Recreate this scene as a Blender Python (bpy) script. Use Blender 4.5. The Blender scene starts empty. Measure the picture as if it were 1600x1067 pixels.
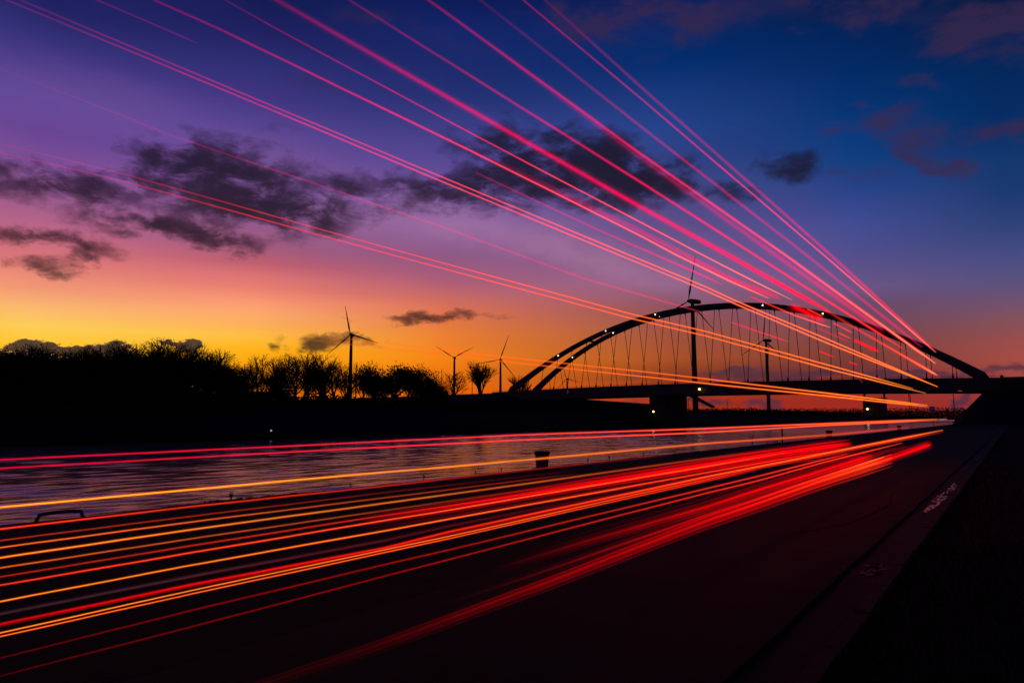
import bpy, bmesh, math, random
from mathutils import Vector, Matrix
R = math.radians
scene = bpy.context.scene

# ------------------------------------------------------------------ camera
cam_data = bpy.data.cameras.new("camera")
cam_data.lens = 24.0; cam_data.sensor_width = 36.0
cam_data.clip_start = 0.05; cam_data.clip_end = 20000
cam = bpy.data.objects.new("camera", cam_data)
scene.collection.objects.link(cam)
cam.location = (0, 0, 1.5)
cam.rotation_euler = (R(90 + 6.363), 0, R(36.17))
scene.camera = cam

# ------------------------------------------------------------------ colour management
scene.view_settings.view_transform = 'Standard'
scene.view_settings.look = 'None'
scene.view_settings.exposure = 0.0
scene.view_settings.gamma = 1.0
scene.view_settings.use_curve_mapping = False
scene.cycles.use_denoising = True
scene.cycles.transparent_max_bounces = 96
scene.cycles.max_bounces = 6

# ------------------------------------------------------------------ world: dusk sky
# azimuth is measured in degrees from the road direction (+Y), positive to the right
SKY_COLUMNS = [
 (-71.68, [(2.29, (0.956, 0.3515, 0.0048)), (4.92, (0.9734, 0.5457, 0.0212)), (6.23, (0.9734, 0.6105, 0.0908)), (7.55, (0.956, 0.4735, 0.1559)), (8.86, (0.8714, 0.305, 0.1714)), (11.03, (0.6795, 0.1714, 0.1878)), (13.19, (0.4851, 0.1274, 0.2423)), (15.33, (0.2831, 0.0931, 0.2623)), (17.44, (0.1946, 0.0723, 0.2961)), (19.52, (0.1274, 0.0529, 0.2831)), (21.55, (0.0976, 0.0529, 0.305)), (23.55, (0.0612, 0.0382, 0.2423)), (25.5, (0.0296, 0.0262, 0.1714)), (27.4, (0.0116, 0.013, 0.1144))]),
 (-57.0, [(2.12, (0.9131, 0.2051, 0.0015)), (5.38, (0.9823, 0.4452, 0.006)), (6.38, (0.9823, 0.5029, 0.0482)), (7.14, (0.9647, 0.4287, 0.0908)), (8.14, (0.9823, 0.3916, 0.1441)), (9.14, (0.9473, 0.305, 0.1651)), (10.14, (0.8148, 0.2086, 0.1559)), (11.14, (0.7011, 0.1651, 0.1714)), (12.04, (0.5271, 0.1119, 0.15)), (13.13, (0.3813, 0.1022, 0.1946)), (15.1, (0.2831, 0.0976, 0.2542)), (17.53, (0.2051, 0.0844, 0.2961)), (19.92, (0.1441, 0.0685, 0.2961)), (22.26, (0.0844, 0.0513, 0.2705)), (24.54, (0.0452, 0.0319, 0.2051)), (26.77, (0.0262, 0.0262, 0.1714)), (28.93, (0.013, 0.013, 0.1144)), (31.02, (0.0048, 0.0097, 0.0802))]),
 (-41.6, [(0.66, (0.7157, 0.0802, 0.0024)), (2.78, (0.8308, 0.1559, 0.003)), (4.92, (0.8469, 0.2086, 0.0048)), (7.06, (0.7913, 0.1946, 0.0296)), (9.19, (0.6514, 0.15, 0.0844)), (11.32, (0.3813, 0.1022, 0.1683)), (13.44, (0.2623, 0.0931, 0.2232)), (16.05, (0.2623, 0.1221, 0.3419)), (18.63, (0.1559, 0.0802, 0.305)), (21.15, (0.0908, 0.0612, 0.2831)), (23.62, (0.0452, 0.0452, 0.2232)), (26.02, (0.016, 0.0273, 0.162)), (28.36, (0.0097, 0.0212, 0.1413)), (30.62, (0.006, 0.0176, 0.1413)), (32.8, (0.003, 0.0097, 0.0908))]),
 (-22.79, [(0.65, (0.3763, 0.0232, 0.0048)), (2.2, (0.4125, 0.0382, 0.008)), (3.24, (0.2051, 0.0319, 0.013)), (4.81, (0.3916, 0.0762, 0.0194)), (6.9, (0.3419, 0.0802, 0.0482)), (8.99, (0.2623, 0.0802, 0.107)), (11.07, (0.2542, 0.117, 0.2384)), (13.14, (0.1683, 0.0976, 0.2423)), (15.7, (0.107, 0.0723, 0.2307)), (18.22, (0.0612, 0.0612, 0.2232)), (20.69, (0.0296, 0.0497, 0.2159)), (23.11, (0.0168, 0.0529, 0.2423)), (27.77, (0.0, 0.0262, 0.1559)), (32.14, (0.0006, 0.013, 0.1022))]),
 (-8.98, [(0.59, (0.3515, 0.0232, 0.0144)), (2.02, (0.305, 0.0252, 0.0212)), (3.45, (0.1714, 0.0319, 0.0319)), (4.89, (0.1878, 0.0452, 0.0395)), (6.32, (0.1714, 0.0513, 0.0685)), (8.23, (0.1413, 0.0648, 0.1274)), (9.66, (0.1413, 0.0865, 0.2159)), (12.04, (0.0844, 0.0742, 0.2623)), (14.39, (0.0529, 0.0704, 0.2831)), (16.71, (0.0212, 0.0529, 0.2423)), (18.99, (0.0037, 0.0452, 0.2051)), (21.24, (0.0006, 0.0382, 0.1878)), (25.57, (0.0, 0.0212, 0.1274)), (29.68, (0.0, 0.0116, 0.0704))]),
 (0.41, [(0.54, (0.2623, 0.0262, 0.0262)), (2.26, (0.305, 0.0482, 0.0482)), (3.99, (0.3515, 0.0704, 0.0529)), (5.28, (0.305, 0.0704, 0.0704)), (6.58, (0.2232, 0.0802, 0.1022)), (7.88, (0.1559, 0.0802, 0.1559)), (9.17, (0.1022, 0.0802, 0.2051)), (10.89, (0.0612, 0.0704, 0.2232)), (13.02, (0.0262, 0.0529, 0.1878)), (15.13, (0.0097, 0.0382, 0.1559)), (17.21, (0.0048, 0.0382, 0.1559)), (19.26, (0.0006, 0.0262, 0.1274)), (23.25, (0.0, 0.0194, 0.1022)), (27.06, (0.0, 0.0097, 0.0529))]),
]
CLOUDS_DARK = [(-62.07, 19.04, 3.09, 1.06, 0.3, 1), (-58.56, 18.72, 4.45, 1.77, -5.0, 1.25), (-64.02, 17.96, 2.17, 0.92, 0.4, 0.8), (-71.79, 16.04, 3.44, 0.85, 1.5, 1.05), (-69.11, 16.0, 1.95, 0.76, -1.6, 0.8), (-60.11, 16.62, 6.34, 0.89, -0.3, 1.0), (-55.81, 16.61, 4.28, 1.27, -6.6, 1.1), (-53.27, 15.34, 2.83, 0.65, -10.6, 0.6), (-52.55, 16.5, 1.4, 0.65, 4.5, 0.9), (-65.54, 14.32, 3.14, 0.59, 3.3, 0.9), (-62.26, 13.98, 4.43, 0.95, -2.1, 1.05), (-60.19, 13.34, 2.86, 0.56, -7.1, 0.85), (-71.73, 12.45, 1.73, 0.5, -5.8, 1.0), (-69.64, 12.13, 2.39, 0.51, -1.6, 0.95), (-69.26, 11.01, 1.06, 0.34, -7.1, 1.0), (-71.05, 10.47, 1.38, 0.44, -10.8, 0.7), (-70.27, 9.99, 1.4, 0.28, -5.3, 0.5), (-50.29, 18.58, 1.56, 0.93, -0.5, 0.85), (-47.08, 16.87, 1.33, 0.59, 3.0, 0.5), (-44.42, 18.73, 3.39, 1.02, -1.3, 0.9), (-40.32, 18.66, 3.3, 1.18, -4.4, 0.85), (-36.17, 21.49, 3.13, 1.58, -9.1, 1.0), (-31.73, 20.28, 5.85, 2.03, -8.8, 1.35), (-29.79, 21.47, 3.09, 1.29, -11.3, 1.0), (-26.0, 19.84, 3.7, 1.58, -10.8, 1.15), (-23.09, 18.86, 2.3, 1.0, -13.5, 0.7), (-34.51, 18.44, 4.83, 1.03, -6.1, 0.6), (-18.48, 17.88, 1.76, 0.64, -5.4, 0.65), (-13.29, 18.95, 1.77, 0.88, -11.4, 0.9), (-42.92, 8.32, 4.14, 0.33, 2.9, 1.0), (-52.21, 6.04, 2.24, 0.29, -0.4, 0.95), (-51.95, 5.63, 1.25, 0.26, -1.5, 1.0), (-55.38, 5.38, 0.9, 0.25, 1.8, 1.0), (-49.7, 6.37, 2.87, 0.26, -3.6, 0.6)]
CLOUDS_BANK = [(-72.98, 4.3, 1.56, 0.56, 3.2, 1.3), (-71.38, 4.22, 1.8, 0.53, 2.9, 1.2), (-69.72, 4.3, 1.5, 0.4, 2.8, 0.9), (-69.11, 4.69, 0.61, 0.27, 3.0, 0.8), (-67.82, 4.53, 1.09, 0.59, 2.8, 1.3), (-66.25, 4.88, 1.21, 0.46, 2.8, 1.2), (-65.0, 4.52, 1.24, 0.42, 2.5, 1), (-61.84, 5.38, 0.88, 0.29, -1.9, 1.2)]
CLOUDS_FAINT = [(-6.78, 21.92, 2.02, 0.76, -5.1, 0.9), (-9.22, 21.75, 1.78, 0.56, 5.2, 0.6), (-5.39, 20.46, 2.58, 0.87, -11.1, 0.6), (-3.02, 19.33, 1.96, 0.64, -17.9, 0.6), (-5.09, 18.64, 1.43, 0.44, -28.6, 0.9), (-3.52, 17.68, 1.68, 0.44, -19.0, 0.9), (-9.33, 18.11, 1.55, 0.57, -14.7, 0.8), (-7.05, 17.39, 1.27, 0.45, -9.1, 0.5), (0.79, 19.35, 2.68, 0.61, -10.0, 1.0), (-4.35, 23.65, 1.12, 0.42, -22.5, 0.7), (-5.27, 28.66, 6.31, 1.38, -23.0, 0.9), (0.89, 25.58, 4.54, 1.44, -24.2, 1.0), (-11.84, 28.66, 1.18, 0.52, -19.4, 0.6), (-22.75, 30.49, 5.04, 1.52, -9.3, 0.9), (-20.04, 31.38, 4.61, 0.95, -7.4, 0.6), (-28.24, 31.38, 4.19, 1.2, -6.8, 0.7), (-37.87, 29.83, 3.54, 1.13, -3.4, 0.7), (-47.42, 30.91, 4.11, 0.65, -1.5, 0.5), (-56.04, 22.22, 2.47, 0.35, -0.4, 0.4), (-2.56, 14.33, 1.67, 0.33, 0.1, 0.4), (-31.61, 32.2, 4.25, 1.08, -2.2, 0.5), (-52.62, 25.89, 3.89, 0.8, -4.2, 0.4), (-20.44, 20.12, 2.58, 0.98, -14.6, 0.5), (-1.72, 26.52, 4.36, 1.07, -26.5, 0.7), (-8.33, 28.98, 3.91, 0.91, -19.6, 0.6), (-7.94, 20.72, 3.26, 0.78, -20.0, 0.5), (-1.98, 17.3, 1.43, 0.43, -21.7, 0.5), (-15.7, 24.68, 2.47, 0.68, -12.7, 0.25), (-26.04, 29.9, 3.44, 0.89, -6.9, 0.6)]
CLOUDS_LOW = [(-3.63, 3.13, 7.65, 0.27, -0.8, 1.1), (-11.5, 3.03, 7.08, 0.34, -1.4, 0.9), (-19.95, 3.56, 6.91, 0.26, 2.1, 0.8), (-19.05, 1.09, 7.3, 0.36, -3.5, 1.1), (-25.08, 1.12, 4.11, 0.26, -0.2, 0.7), (-3.36, 1.36, 0.68, 0.27, 27.5, 1.3), (-2.58, 1.8, 0.67, 0.36, 10.6, 1.3), (-41.59, 9.73, 10.66, 0.53, -2.1, 0.15)]
VEIL = [(-44.92, 16.2, 4.84, 1.24, -7.3, 0.5), (-34.52, 14.81, 8.72, 1.37, -13.9, 0.8), (-27.49, 12.3, 6.91, 0.95, -18.5, 0.6), (-56.44, 20.03, 5.87, 1.9, -5.0, 0.2), (-69.91, 22.19, 6.23, 1.66, 2.5, 0.25)]
SUN_AZ = -64.0
world = bpy.data.worlds.new("World"); scene.world = world
world.use_nodes = True
wt = world.node_tree; wt.nodes.clear()
def wn(kind, **kw):
    n = wt.nodes.new(kind)
    for k, v in kw.items(): setattr(n, k, v)
    return n
def wl(a, b): wt.links.new(a, b)
def wmath(op, a, b=None, c=None, clamp=False):
    n = wn('ShaderNodeMath', operation=op, use_clamp=clamp)
    for i, v in enumerate((a, b, c)):
        if v is None: continue
        if isinstance(v, (int, float)): n.inputs[i].default_value = v
        else: wl(v, n.inputs[i])
    return n.outputs[0]
def wmix(f, a, b, blend='MIX'):
    n = wn('ShaderNodeMix', data_type='RGBA', blend_type=blend)
    for s, v in ((n.inputs[0], f), (n.inputs[6], a), (n.inputs[7], b)):
        if isinstance(v, (int, float)): s.default_value = v
        elif isinstance(v, tuple): s.default_value = v + (1.0,)
        else: wl(v, s)
    return n.outputs[2]
tc = wn('ShaderNodeTexCoord')
nrm = wn('ShaderNodeVectorMath', operation='NORMALIZE'); wl(tc.outputs['Generated'], nrm.inputs[0])
DIR = nrm.outputs[0]
sep = wn('ShaderNodeSeparateXYZ'); wl(DIR, sep.inputs[0])
AZ = wmath('MULTIPLY', wmath('ARCTAN2', sep.outputs[0], sep.outputs[1]), 180 / math.pi)
EL = wmath('MULTIPLY', wmath('ARCSINE', sep.outputs[2]), 180 / math.pi)
el01 = wmath('DIVIDE', EL, 40.0, clamp=True)
def ramp(stops):
    n = wn('ShaderNodeValToRGB'); wl(el01, n.inputs[0])
    cr = n.color_ramp; cr.interpolation = 'LINEAR'
    st = list(stops)
    while len(cr.elements) < len(st): cr.elements.new(0.5)
    for e, (el, c) in zip(cr.elements, st):
        e.position = max(0.0, min(1.0, el / 40.0)); e.color = (c[0], c[1], c[2], 1)
    return n.outputs[0]
ramps = [(az, ramp(st)) for az, st in SKY_COLUMNS]
by = {i: r for i, (a, r) in enumerate(ramps)}
# the glow falls off on both sides of the sunset and the sky is plain dusk blue behind
chain = [(-179, by[5]), (-150, by[4]), (-118, by[3]), (-95, by[2]), (-82, by[1])] + ramps + [(179, by[5])]
col = chain[0][1]
for (a0, _), (a1, c1) in zip(chain[:-1], chain[1:]):
    n = wn('ShaderNodeMapRange'); wl(AZ, n.inputs[0])
    n.inputs[1].default_value = a0; n.inputs[2].default_value = a1
    col = wmix(n.outputs[0], col, c1)
azel0 = wn('ShaderNodeCombineXYZ'); wl(AZ, azel0.inputs[0]); wl(EL, azel0.inputs[1])
wm = wn('ShaderNodeMapping'); wl(DIR, wm.inputs[0]); wm.inputs[3].default_value = (1, 1, 1.8)
wnz = wn('ShaderNodeTexNoise'); wl(wm.outputs[0], wnz.inputs['Vector'])
wnz.inputs['Scale'].default_value = 17; wnz.inputs['Detail'].default_value = 5; wnz.inputs['Roughness'].default_value = .62
wsub = wn('ShaderNodeVectorMath', operation='SUBTRACT'); wl(wnz.outputs['Color'], wsub.inputs[0]); wsub.inputs[1].default_value = (.5, .5, .5)
azel = wn('ShaderNodeVectorMath', operation='MULTIPLY_ADD'); wl(wsub.outputs[0], azel.inputs[0]); azel.inputs[1].default_value = (6.0, 3.0, 0); wl(azel0.outputs[0], azel.inputs[2])
last = [None]
def field(blobs):
    tot = None; src = azel.outputs[0]
    for k, (a, e, ra, re, tilt, w) in enumerate(blobs):
        if k % 8 == 0 and (tot or last[0]):   # evaluate the clouds in small batches
            q = wn('ShaderNodeVectorMath', operation='MULTIPLY_ADD'); wl(tot or last[0], q.inputs[0]); q.inputs[1].default_value = (1e-9, 1e-9, 0); wl(azel.outputs[0], q.inputs[2]); src = q.outputs[0]
        m = wn('ShaderNodeMapping', vector_type='TEXTURE'); wl(src, m.inputs[0])
        m.inputs[1].default_value = (a, e, 0); m.inputs[2].default_value = (0, 0, R(tilt)); m.inputs[3].default_value = (ra, re, 1)
        d = wn('ShaderNodeVectorMath', operation='DOT_PRODUCT'); wl(m.outputs[0], d.inputs[0]); wl(m.outputs[0], d.inputs[1])
        g = wmath('EXPONENT', wmath('MULTIPLY', d.outputs['Value'], -0.75))
        tot = wmath('MULTIPLY_ADD', g, w, tot if tot is not None else 0.0)
    last[0] = tot
    return tot
def noise(scale, detail, rough, stretch=(1, 1, 2.2), dist=0.0, seed=0.0):
    m = wn('ShaderNodeMapping'); wl(DIR, m.inputs[0]); m.inputs[3].default_value = stretch; m.inputs[1].default_value = (seed, seed * .7, 0)
    n = wn('ShaderNodeTexNoise'); wl(m.outputs[0], n.inputs['Vector'])
    n.inputs['Scale'].default_value = scale; n.inputs['Detail'].default_value = detail
    n.inputs['Roughness'].default_value = rough; n.inputs['Distortion'].default_value = dist
    return n.outputs[0]
def smooth(v, lo, hi):
    n = wn('ShaderNodeMapRange', interpolation_type='SMOOTHSTEP'); wl(v, n.inputs[0])
    n.inputs[1].default_value = lo; n.inputs[2].default_value = hi
    return n.outputs[0]
n_big = noise(20, 6, .62, dist=.3); n_soft = noise(11, 5, .55, seed=3.1); n_veil = noise(3.2, 4, .5, (1, 1, 5), seed=1.7)
# thin high veil: gentle uneven brightness
col = wmix(wmath('MULTIPLY', smooth(n_veil, .40, .70), .10), col, wmix(1.0, col, (1.6, 1.45, 1.5), 'MULTIPLY'))
veil = wmath('MULTIPLY', field(VEIL), wmath('MULTIPLY_ADD', n_soft, .5, .45))
col = wmix(wmath('MULTIPLY', veil, .55, clamp=True), col, (.46, .205, .36))
def cloud(blobs, n, lo, hi):
    return smooth(wmath('MULTIPLY', field(blobs), wmath('MULTIPLY_ADD', smooth(n, .34, .66), 1.2, .22)), lo, hi)
def soft_cloud(blobs, n, cut, k):     # optical depth: thin edges stay translucent
    f = wmath('MULTIPLY', field(blobs), wmath('MULTIPLY_ADD', smooth(n, .30, .70), 1.35, .10))
    return wmath('SUBTRACT', 1.0, wmath('EXPONENT', wmath('MULTIPLY', wmath('MAXIMUM', wmath('SUBTRACT', f, cut), 0.0), -k)))
col = wmix(wmath('MULTIPLY', cloud(CLOUDS_FAINT, n_soft, .08, 1.15), .68), col, (.040, .020, .066))
col = wmix(wmath('MULTIPLY', cloud(CLOUDS_LOW, n_soft, .08, 1.1), .75), col, (.062, .026, .052))
mA = soft_cloud(CLOUDS_DARK, n_big, .12, 2.3)
dark = wmix(1.0, wmix(1.0, col, (.042, .036, .05), 'MULTIPLY'), (.0090, .0058, .0115), 'ADD')
col = wmix(wmath('MULTIPLY', mA, .97), col, dark)
col = wmix(wmath('MULTIPLY', cloud(CLOUDS_BANK, n_big, .34, .60), .93), col, (.022, .012, .030))
# physical twilight sky added underneath
sky = wn('ShaderNodeTexSky', sky_type='NISHITA', sun_disc=False)
sky.sun_elevation = R(-2.0); sky.sun_rotation = R(SUN_AZ); sky.altitude = 30
bg1 = wn('ShaderNodeBackground'); wl(sky.outputs[0], bg1.inputs[0]); bg1.inputs[1].default_value = 0.01
bg2 = wn('ShaderNodeBackground'); wl(col, bg2.inputs[0]); bg2.inputs[1].default_value = 1.0
add = wn('ShaderNodeAddShader'); wl(bg1.outputs[0], add.inputs[0]); wl(bg2.outputs[0], add.inputs[1])
world.cycles.sampling_method = 'MANUAL'; world.cycles.sample_map_resolution = 512
wo = wn('ShaderNodeOutputWorld'); wl(add.outputs[0], wo.inputs[0])

# the sun has just set: only a trace of direct light is left, grazing from the glow on the horizon
sd = bpy.data.lights.new("sun", 'SUN'); sd.energy = 0.04; sd.angle = R(3); sd.color = (1, .55, .25)
so = bpy.data.objects.new("sun", sd); scene.collection.objects.link(so)
sv = Vector((math.sin(R(SUN_AZ)) * math.cos(R(1.0)), math.cos(R(SUN_AZ)) * math.cos(R(1.0)), math.sin(R(1.0))))
so.rotation_euler = sv.to_track_quat('Z', 'Y').to_euler()
TRAILS = [
 ('faint pink light trail, uppermost and rightmost of all over the blue sky', 'light trails rising across the sky', -2.4, 4.6, [(3.536, 4.334), (5.138, 4.316), (12.807, 4.321), (32.382, 4.142)], (1, 0.003, 0.13), 0.026, (1, 0.03, 0.1), 0.5, 0, [], 4, 1.45),
 ('thin bright magenta light trail just below the topmost faint pink one', 'light trails rising across the sky', -2.4, 2.6, [(3.249, 4.202), (3.403, 4.196), (5.133, 4.211), (12.226, 4.208), (32.382, 4.142)], (1, 0.003, 0.13), 0.117, (1, 0.36, 0.07), 0.8, 0.12, [], 4, 1.45),
 ('dim pink light trail between the thin magenta one and the thickest streak', 'light trails rising across the sky', -2.6, 4.4, [(3.111, 4.172), (5.548, 4.161), (11.892, 4.172), (29.246, 4.101)], (1, 0.003, 0.13), 0.026, (1, 0.003, 0.13), 0.45, 0, [], 4, 1.45),
 ('thickest magenta light trail, turning orange where it crosses the right arch flank', 'light trails rising across the sky', -2.4, 4.2, [(2.401, 3.737), (2.518, 3.734), (5.11, 3.71), (9.725, 3.724), (25.163, 3.666), (32.016, 3.651)], (1, 0.003, 0.13), 0.109, (1, 0.36, 0.07), 0.95, 0.16, [], 4, 1.45),
 ('broad soft pink light trail hugging the underside of the thickest streak', 'light trails rising across the sky', -2.4, 8, [(3.024, 3.729), (5.108, 3.676), (9.234, 3.629), (18.355, 3.58)], (1, 0.003, 0.13), 0.008, (1, 0.03, 0.1), 0.35, 0, [], 4, 1.45),
 ('pink light trail starting top centre and ending orange inside the right arch', 'light trails rising across the sky', -3.2, 3.8, [(2.516, 4.106), (2.642, 4.104), (6.797, 4.115), (11.086, 4.101), (13.639, 4.094), (29.041, 4.073)], (1, 0.003, 0.13), 0.042, (1, 0.055, 0.008), 0.8, 0.08, [], 4, 1.45),
 ('broad twin-stranded crimson light trail crossing the black cloud to the arch crown', 'light trails rising across the sky', -2.9, 6.5, [(1.831, 3.617), (1.927, 3.616), (6.148, 3.607), (8.843, 3.624), (10.98, 3.627), (14.925, 3.645)], (1, 0.003, 0.13), 0.052, (1, 0.002, 0.003), 0.85, 0.12, [(-3.5, 1.6, 0.5), (3.8, 1.4, 0.45)], 4, 1.45),
 ('orange light trail running under the right arch flank to its lowest hangers', 'light trails rising across the sky', -2.4, 4.2, [(12.059, 3.27), (13.945, 3.245), (32.238, 3.201)], (1, 0.055, 0.008), 0.182, (1, 0.36, 0.07), 0.95, 0.2, [], 4, 1.45),
 ('crimson light trail through the middle of the black cloud, ending above the arch crown', 'light trails rising across the sky', -4.4, 2.6, [(2.405, 4.497), (2.934, 4.479), (5.507, 4.458), (9.316, 4.454), (12.017, 4.451), (15.024, 4.461), (18.201, 4.493)], (1, 0.003, 0.13), 0.026, (1, 0.36, 0.07), 0.9, 0.1, [], 4, 1.45),
 ('bright pink light trail skirting the lower edge of the black cloud', 'light trails rising across the sky', -4.4, 3.4, [(1.913, 4.244), (2.016, 4.236), (2.514, 4.256), (5.378, 4.267), (9.306, 4.243), (10.778, 4.211), (13.438, 4.204), (16.06, 4.239)], (1, 0.003, 0.13), 0.073, (1, 0.36, 0.07), 0.95, 0.14, [], 4, 1.45),
 ('wide pink light band beside the trail that skirts the black cloud', 'light trails rising across the sky', -4.4, 8, [(5.378, 4.281), (9.309, 4.303), (13.676, 4.243), (17.047, 4.364)], (1, 0.003, 0.13), 0.005, (1, 0.002, 0.003), 0.5, 0, [(-4, 2, 0.4)], 4, 1.45),
 ('pink light trail that begins abruptly under the black cloud', 'light trails rising across the sky', -4.4, 3.0, [(5.38, 4.058), (8.027, 4.034), (11.952, 4.069), (12.938, 4.06)], (1, 0.003, 0.13), 0.117, (1, 0.003, 0.13), 0.8, 0, [], 4, 1.45),
 ('upper line of the pink pair from the top left corner to the deck', 'light trails rising across the sky', -2.4, 2.6, [(0.634, 2.784), (1.383, 2.784), (1.841, 2.784), (3.091, 2.786), (6.51, 2.797), (7.611, 2.78), (12.434, 2.783), (32.167, 2.735)], (1, 0.003, 0.13), 0.031, (1, 0.4, 0.012), 0.95, 0.16, [], 2.4, 1.45),
 ('lower line of the pink pair from the top left corner to the deck', 'light trails rising across the sky', -2.4, 2.8, [(0.636, 2.766), (1.383, 2.766), (1.842, 2.764), (3.091, 2.758), (6.507, 2.757), (7.606, 2.743), (12.418, 2.716), (32.167, 2.735)], (1, 0.003, 0.13), 0.057, (1, 0.4, 0.012), 0.95, 0.1, [], 2.4, 1.45),
 ('short faint pink light trail in the upper left corner of the sky', 'light trails rising across the sky', -4.4, 2.8, [(1.567, 4.059), (1.675, 4.057), (1.864, 4.065), (2.323, 4.075)], (1, 0.003, 0.13), 0.057, (1, 0.003, 0.13), 0.1, 0, [], 4, 1.45),
 ('barely visible long pink light trail passing above the left cloud', 'light trails rising across the sky', -4.4, 3.2, [(1.223, 3.414), (1.905, 3.384), (2.158, 3.362), (3.432, 3.36), (4.796, 3.357), (7.597, 3.298), (10.774, 3.358), (12.118, 3.382)], (1, 0.003, 0.13), 0.013, (1, 0.05, 0.07), 0.34, 0, [], 4, 1.45),
 ('upper line of the red pair through the left cloud and the arch hangers', 'light trails rising across the sky', -2.4, 2.4, [(0.67, 2.316), (1.051, 2.326), (2.237, 2.317), (3.283, 2.318), (4.905, 2.317), (6.472, 2.345), (12.33, 2.354), (23.763, 2.371)], (1, 0.002, 0.003), 0.036, (1, 0.4, 0.012), 0.95, 0.14, [], 2.0, 1.45),
 ('lower line of the red pair through the left cloud and the arch hangers', 'light trails rising across the sky', -2.4, 2.6, [(0.672, 2.289), (1.052, 2.301), (2.238, 2.289), (3.283, 2.286), (4.903, 2.281), (6.468, 2.3), (12.315, 2.289), (27.248, 2.337)], (1, 0.002, 0.003), 0.083, (1, 0.4, 0.012), 0.9, 0.1, [], 2.0, 1.45),
 ('upper line of the orange pair above the deck, crossing the turbines', 'light trails rising across the sky', -2.4, 2.6, [(1.566, 1.849), (2.054, 1.853), (3.283, 1.855), (5.023, 1.87), (8.06, 1.88), (27.621, 1.929)], (1, 0.055, 0.008), 0.026, (1, 0.4, 0.012), 0.95, 0.16, [], 1.2, 1.45),
 ('lower line of the orange pair above the deck, crossing the turbines', 'light trails rising across the sky', -2.4, 2.6, [(1.567, 1.828), (2.074, 1.829), (3.283, 1.828), (5.021, 1.829), (8.054, 1.835), (27.592, 1.884)], (1, 0.055, 0.008), 0.039, (1, 0.4, 0.012), 0.95, 0.1, [], 1.2, 1.45),
 ('thin red dash just above the arch crown, longest of the dashes', 'short light dashes in front of the bridge arch', -4.4, 2.6, [(14.749, 4.081), (18.262, 4.119), (22.711, 4.262)], (1, 0.002, 0.003), 0.5, (1, 0.36, 0.07), 0.9, 0.1, [], 1.6, 1.3),
 ('thick red dash hanging under the arch crown', 'short light dashes in front of the bridge arch', -4.2, 8, [(17.469, 4.211), (20.771, 4.223)], (1, 0.002, 0.003), 0.6, (1, 0.002, 0.003), 0.9, 0, [], 1.6, 1.3),
 ('small orange dash right beside the thick red one below the arch crown', 'short light dashes in front of the bridge arch', -4.2, 2.4, [(18.918, 4.335), (20.717, 4.346)], (1, 0.055, 0.008), 0.8, (1, 0.055, 0.008), 0.8, 0, [], 1.6, 1.3),
 ('orange dash among the right hangers, above a smaller orange one', 'short light dashes in front of the bridge arch', -4.2, 2.4, [(22.171, 4.325), (25.111, 4.329)], (1, 0.055, 0.008), 0.85, (1, 0.055, 0.008), 0.8, 0, [], 1.6, 1.3),
 ('faint red dash left of the small orange dash among the hangers', 'short light dashes in front of the bridge arch', -4.2, 2.6, [(19.926, 3.95), (24.56, 3.956)], (1, 0.002, 0.003), 0.35, (1, 0.002, 0.003), 0.3, 0, [], 1.6, 1.3),
 ('small orange dash among the right hangers, below a longer orange one', 'short light dashes in front of the bridge arch', -4.2, 2.4, [(22.862, 4.103), (24.71, 4.097)], (1, 0.055, 0.008), 0.8, (1, 0.055, 0.008), 0.8, 0, [], 1.6, 1.3),
 ('thick bright red dash in the right half of the arch, lowest thick one', 'short light dashes in front of the bridge arch', -4.0, 5, [(24.403, 3.991), (28.952, 3.992)], (1, 0.002, 0.003), 0.7, (1, 0.002, 0.003), 0.9, 0.1, [], 1.6, 1.3),
 ('short red dash at mid height between the central hangers', 'short light dashes in front of the bridge arch', -4.2, 2.6, [(20.093, 3.311), (22.005, 3.288)], (1, 0.002, 0.003), 0.7, (1, 0.002, 0.003), 0.6, 0, [], 1.6, 1.3),
 ('tiny red dash just above the deck, lowest of the dashes', 'short light dashes in front of the bridge arch', -4.2, 2.6, [(24.371, 3.289), (25.728, 3.29)], (1, 0.002, 0.003), 0.7, (1, 0.002, 0.003), 0.6, 0, [], 1.6, 1.3),
 ('pink dash to the left of the right-hand turbine under the arch', 'short light dashes in front of the bridge arch', -4.4, 2.6, [(13.426, 3.375), (17.64, 3.37)], (1, 0.003, 0.13), 0.4, (1, 0.05, 0.07), 0.6, 0, [], 1.6, 1.3),
 ('upper line of the red pair skimming over the canal water', 'light trails low over the road', -2.4, 2.6, [(0.739, 1.378), (1.588, 1.384), (3.283, 1.397), (6.39, 1.397), (12.101, 1.407), (31.183, 1.45)], (1, 0.004, 0.045), 0.5, (1, 0.24, 0.012), 0.95, 0.14, [], 3, 1.3),
 ('lower line of the red pair skimming over the canal water', 'light trails low over the road', -2.4, 2.6, [(0.741, 1.353), (1.589, 1.36), (3.283, 1.367), (6.387, 1.36), (12.094, 1.381), (31.155, 1.414)], (1, 0.004, 0.045), 0.5, (1, 0.24, 0.012), 0.95, 0.1, [], 3, 1.3),
 ('short pale grey dash at the far end of the road by the bridge', 'light trails low over the road', -2.4, 2.0, [(31.725, 1.43), (35.873, 1.429)], (0.6, 0.55, 0.5), 0.25, (0.6, 0.55, 0.5), 0.3, 0, [], 2.2, 1.3),
 ('bright yellow light trail crossing the canal below the red pair', 'light trails low over the road', -2.4, 4.0, [(0.749, 1.241), (1.336, 1.244), (2.267, 1.247), (2.718, 1.245), (6.378, 1.255), (12.057, 1.227), (22.079, 1.224)], (1, 0.6, 0.008), 0.95, (1, 0.055, 0.008), 0.25, 0.25, [], 2.2, 1.3),
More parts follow.
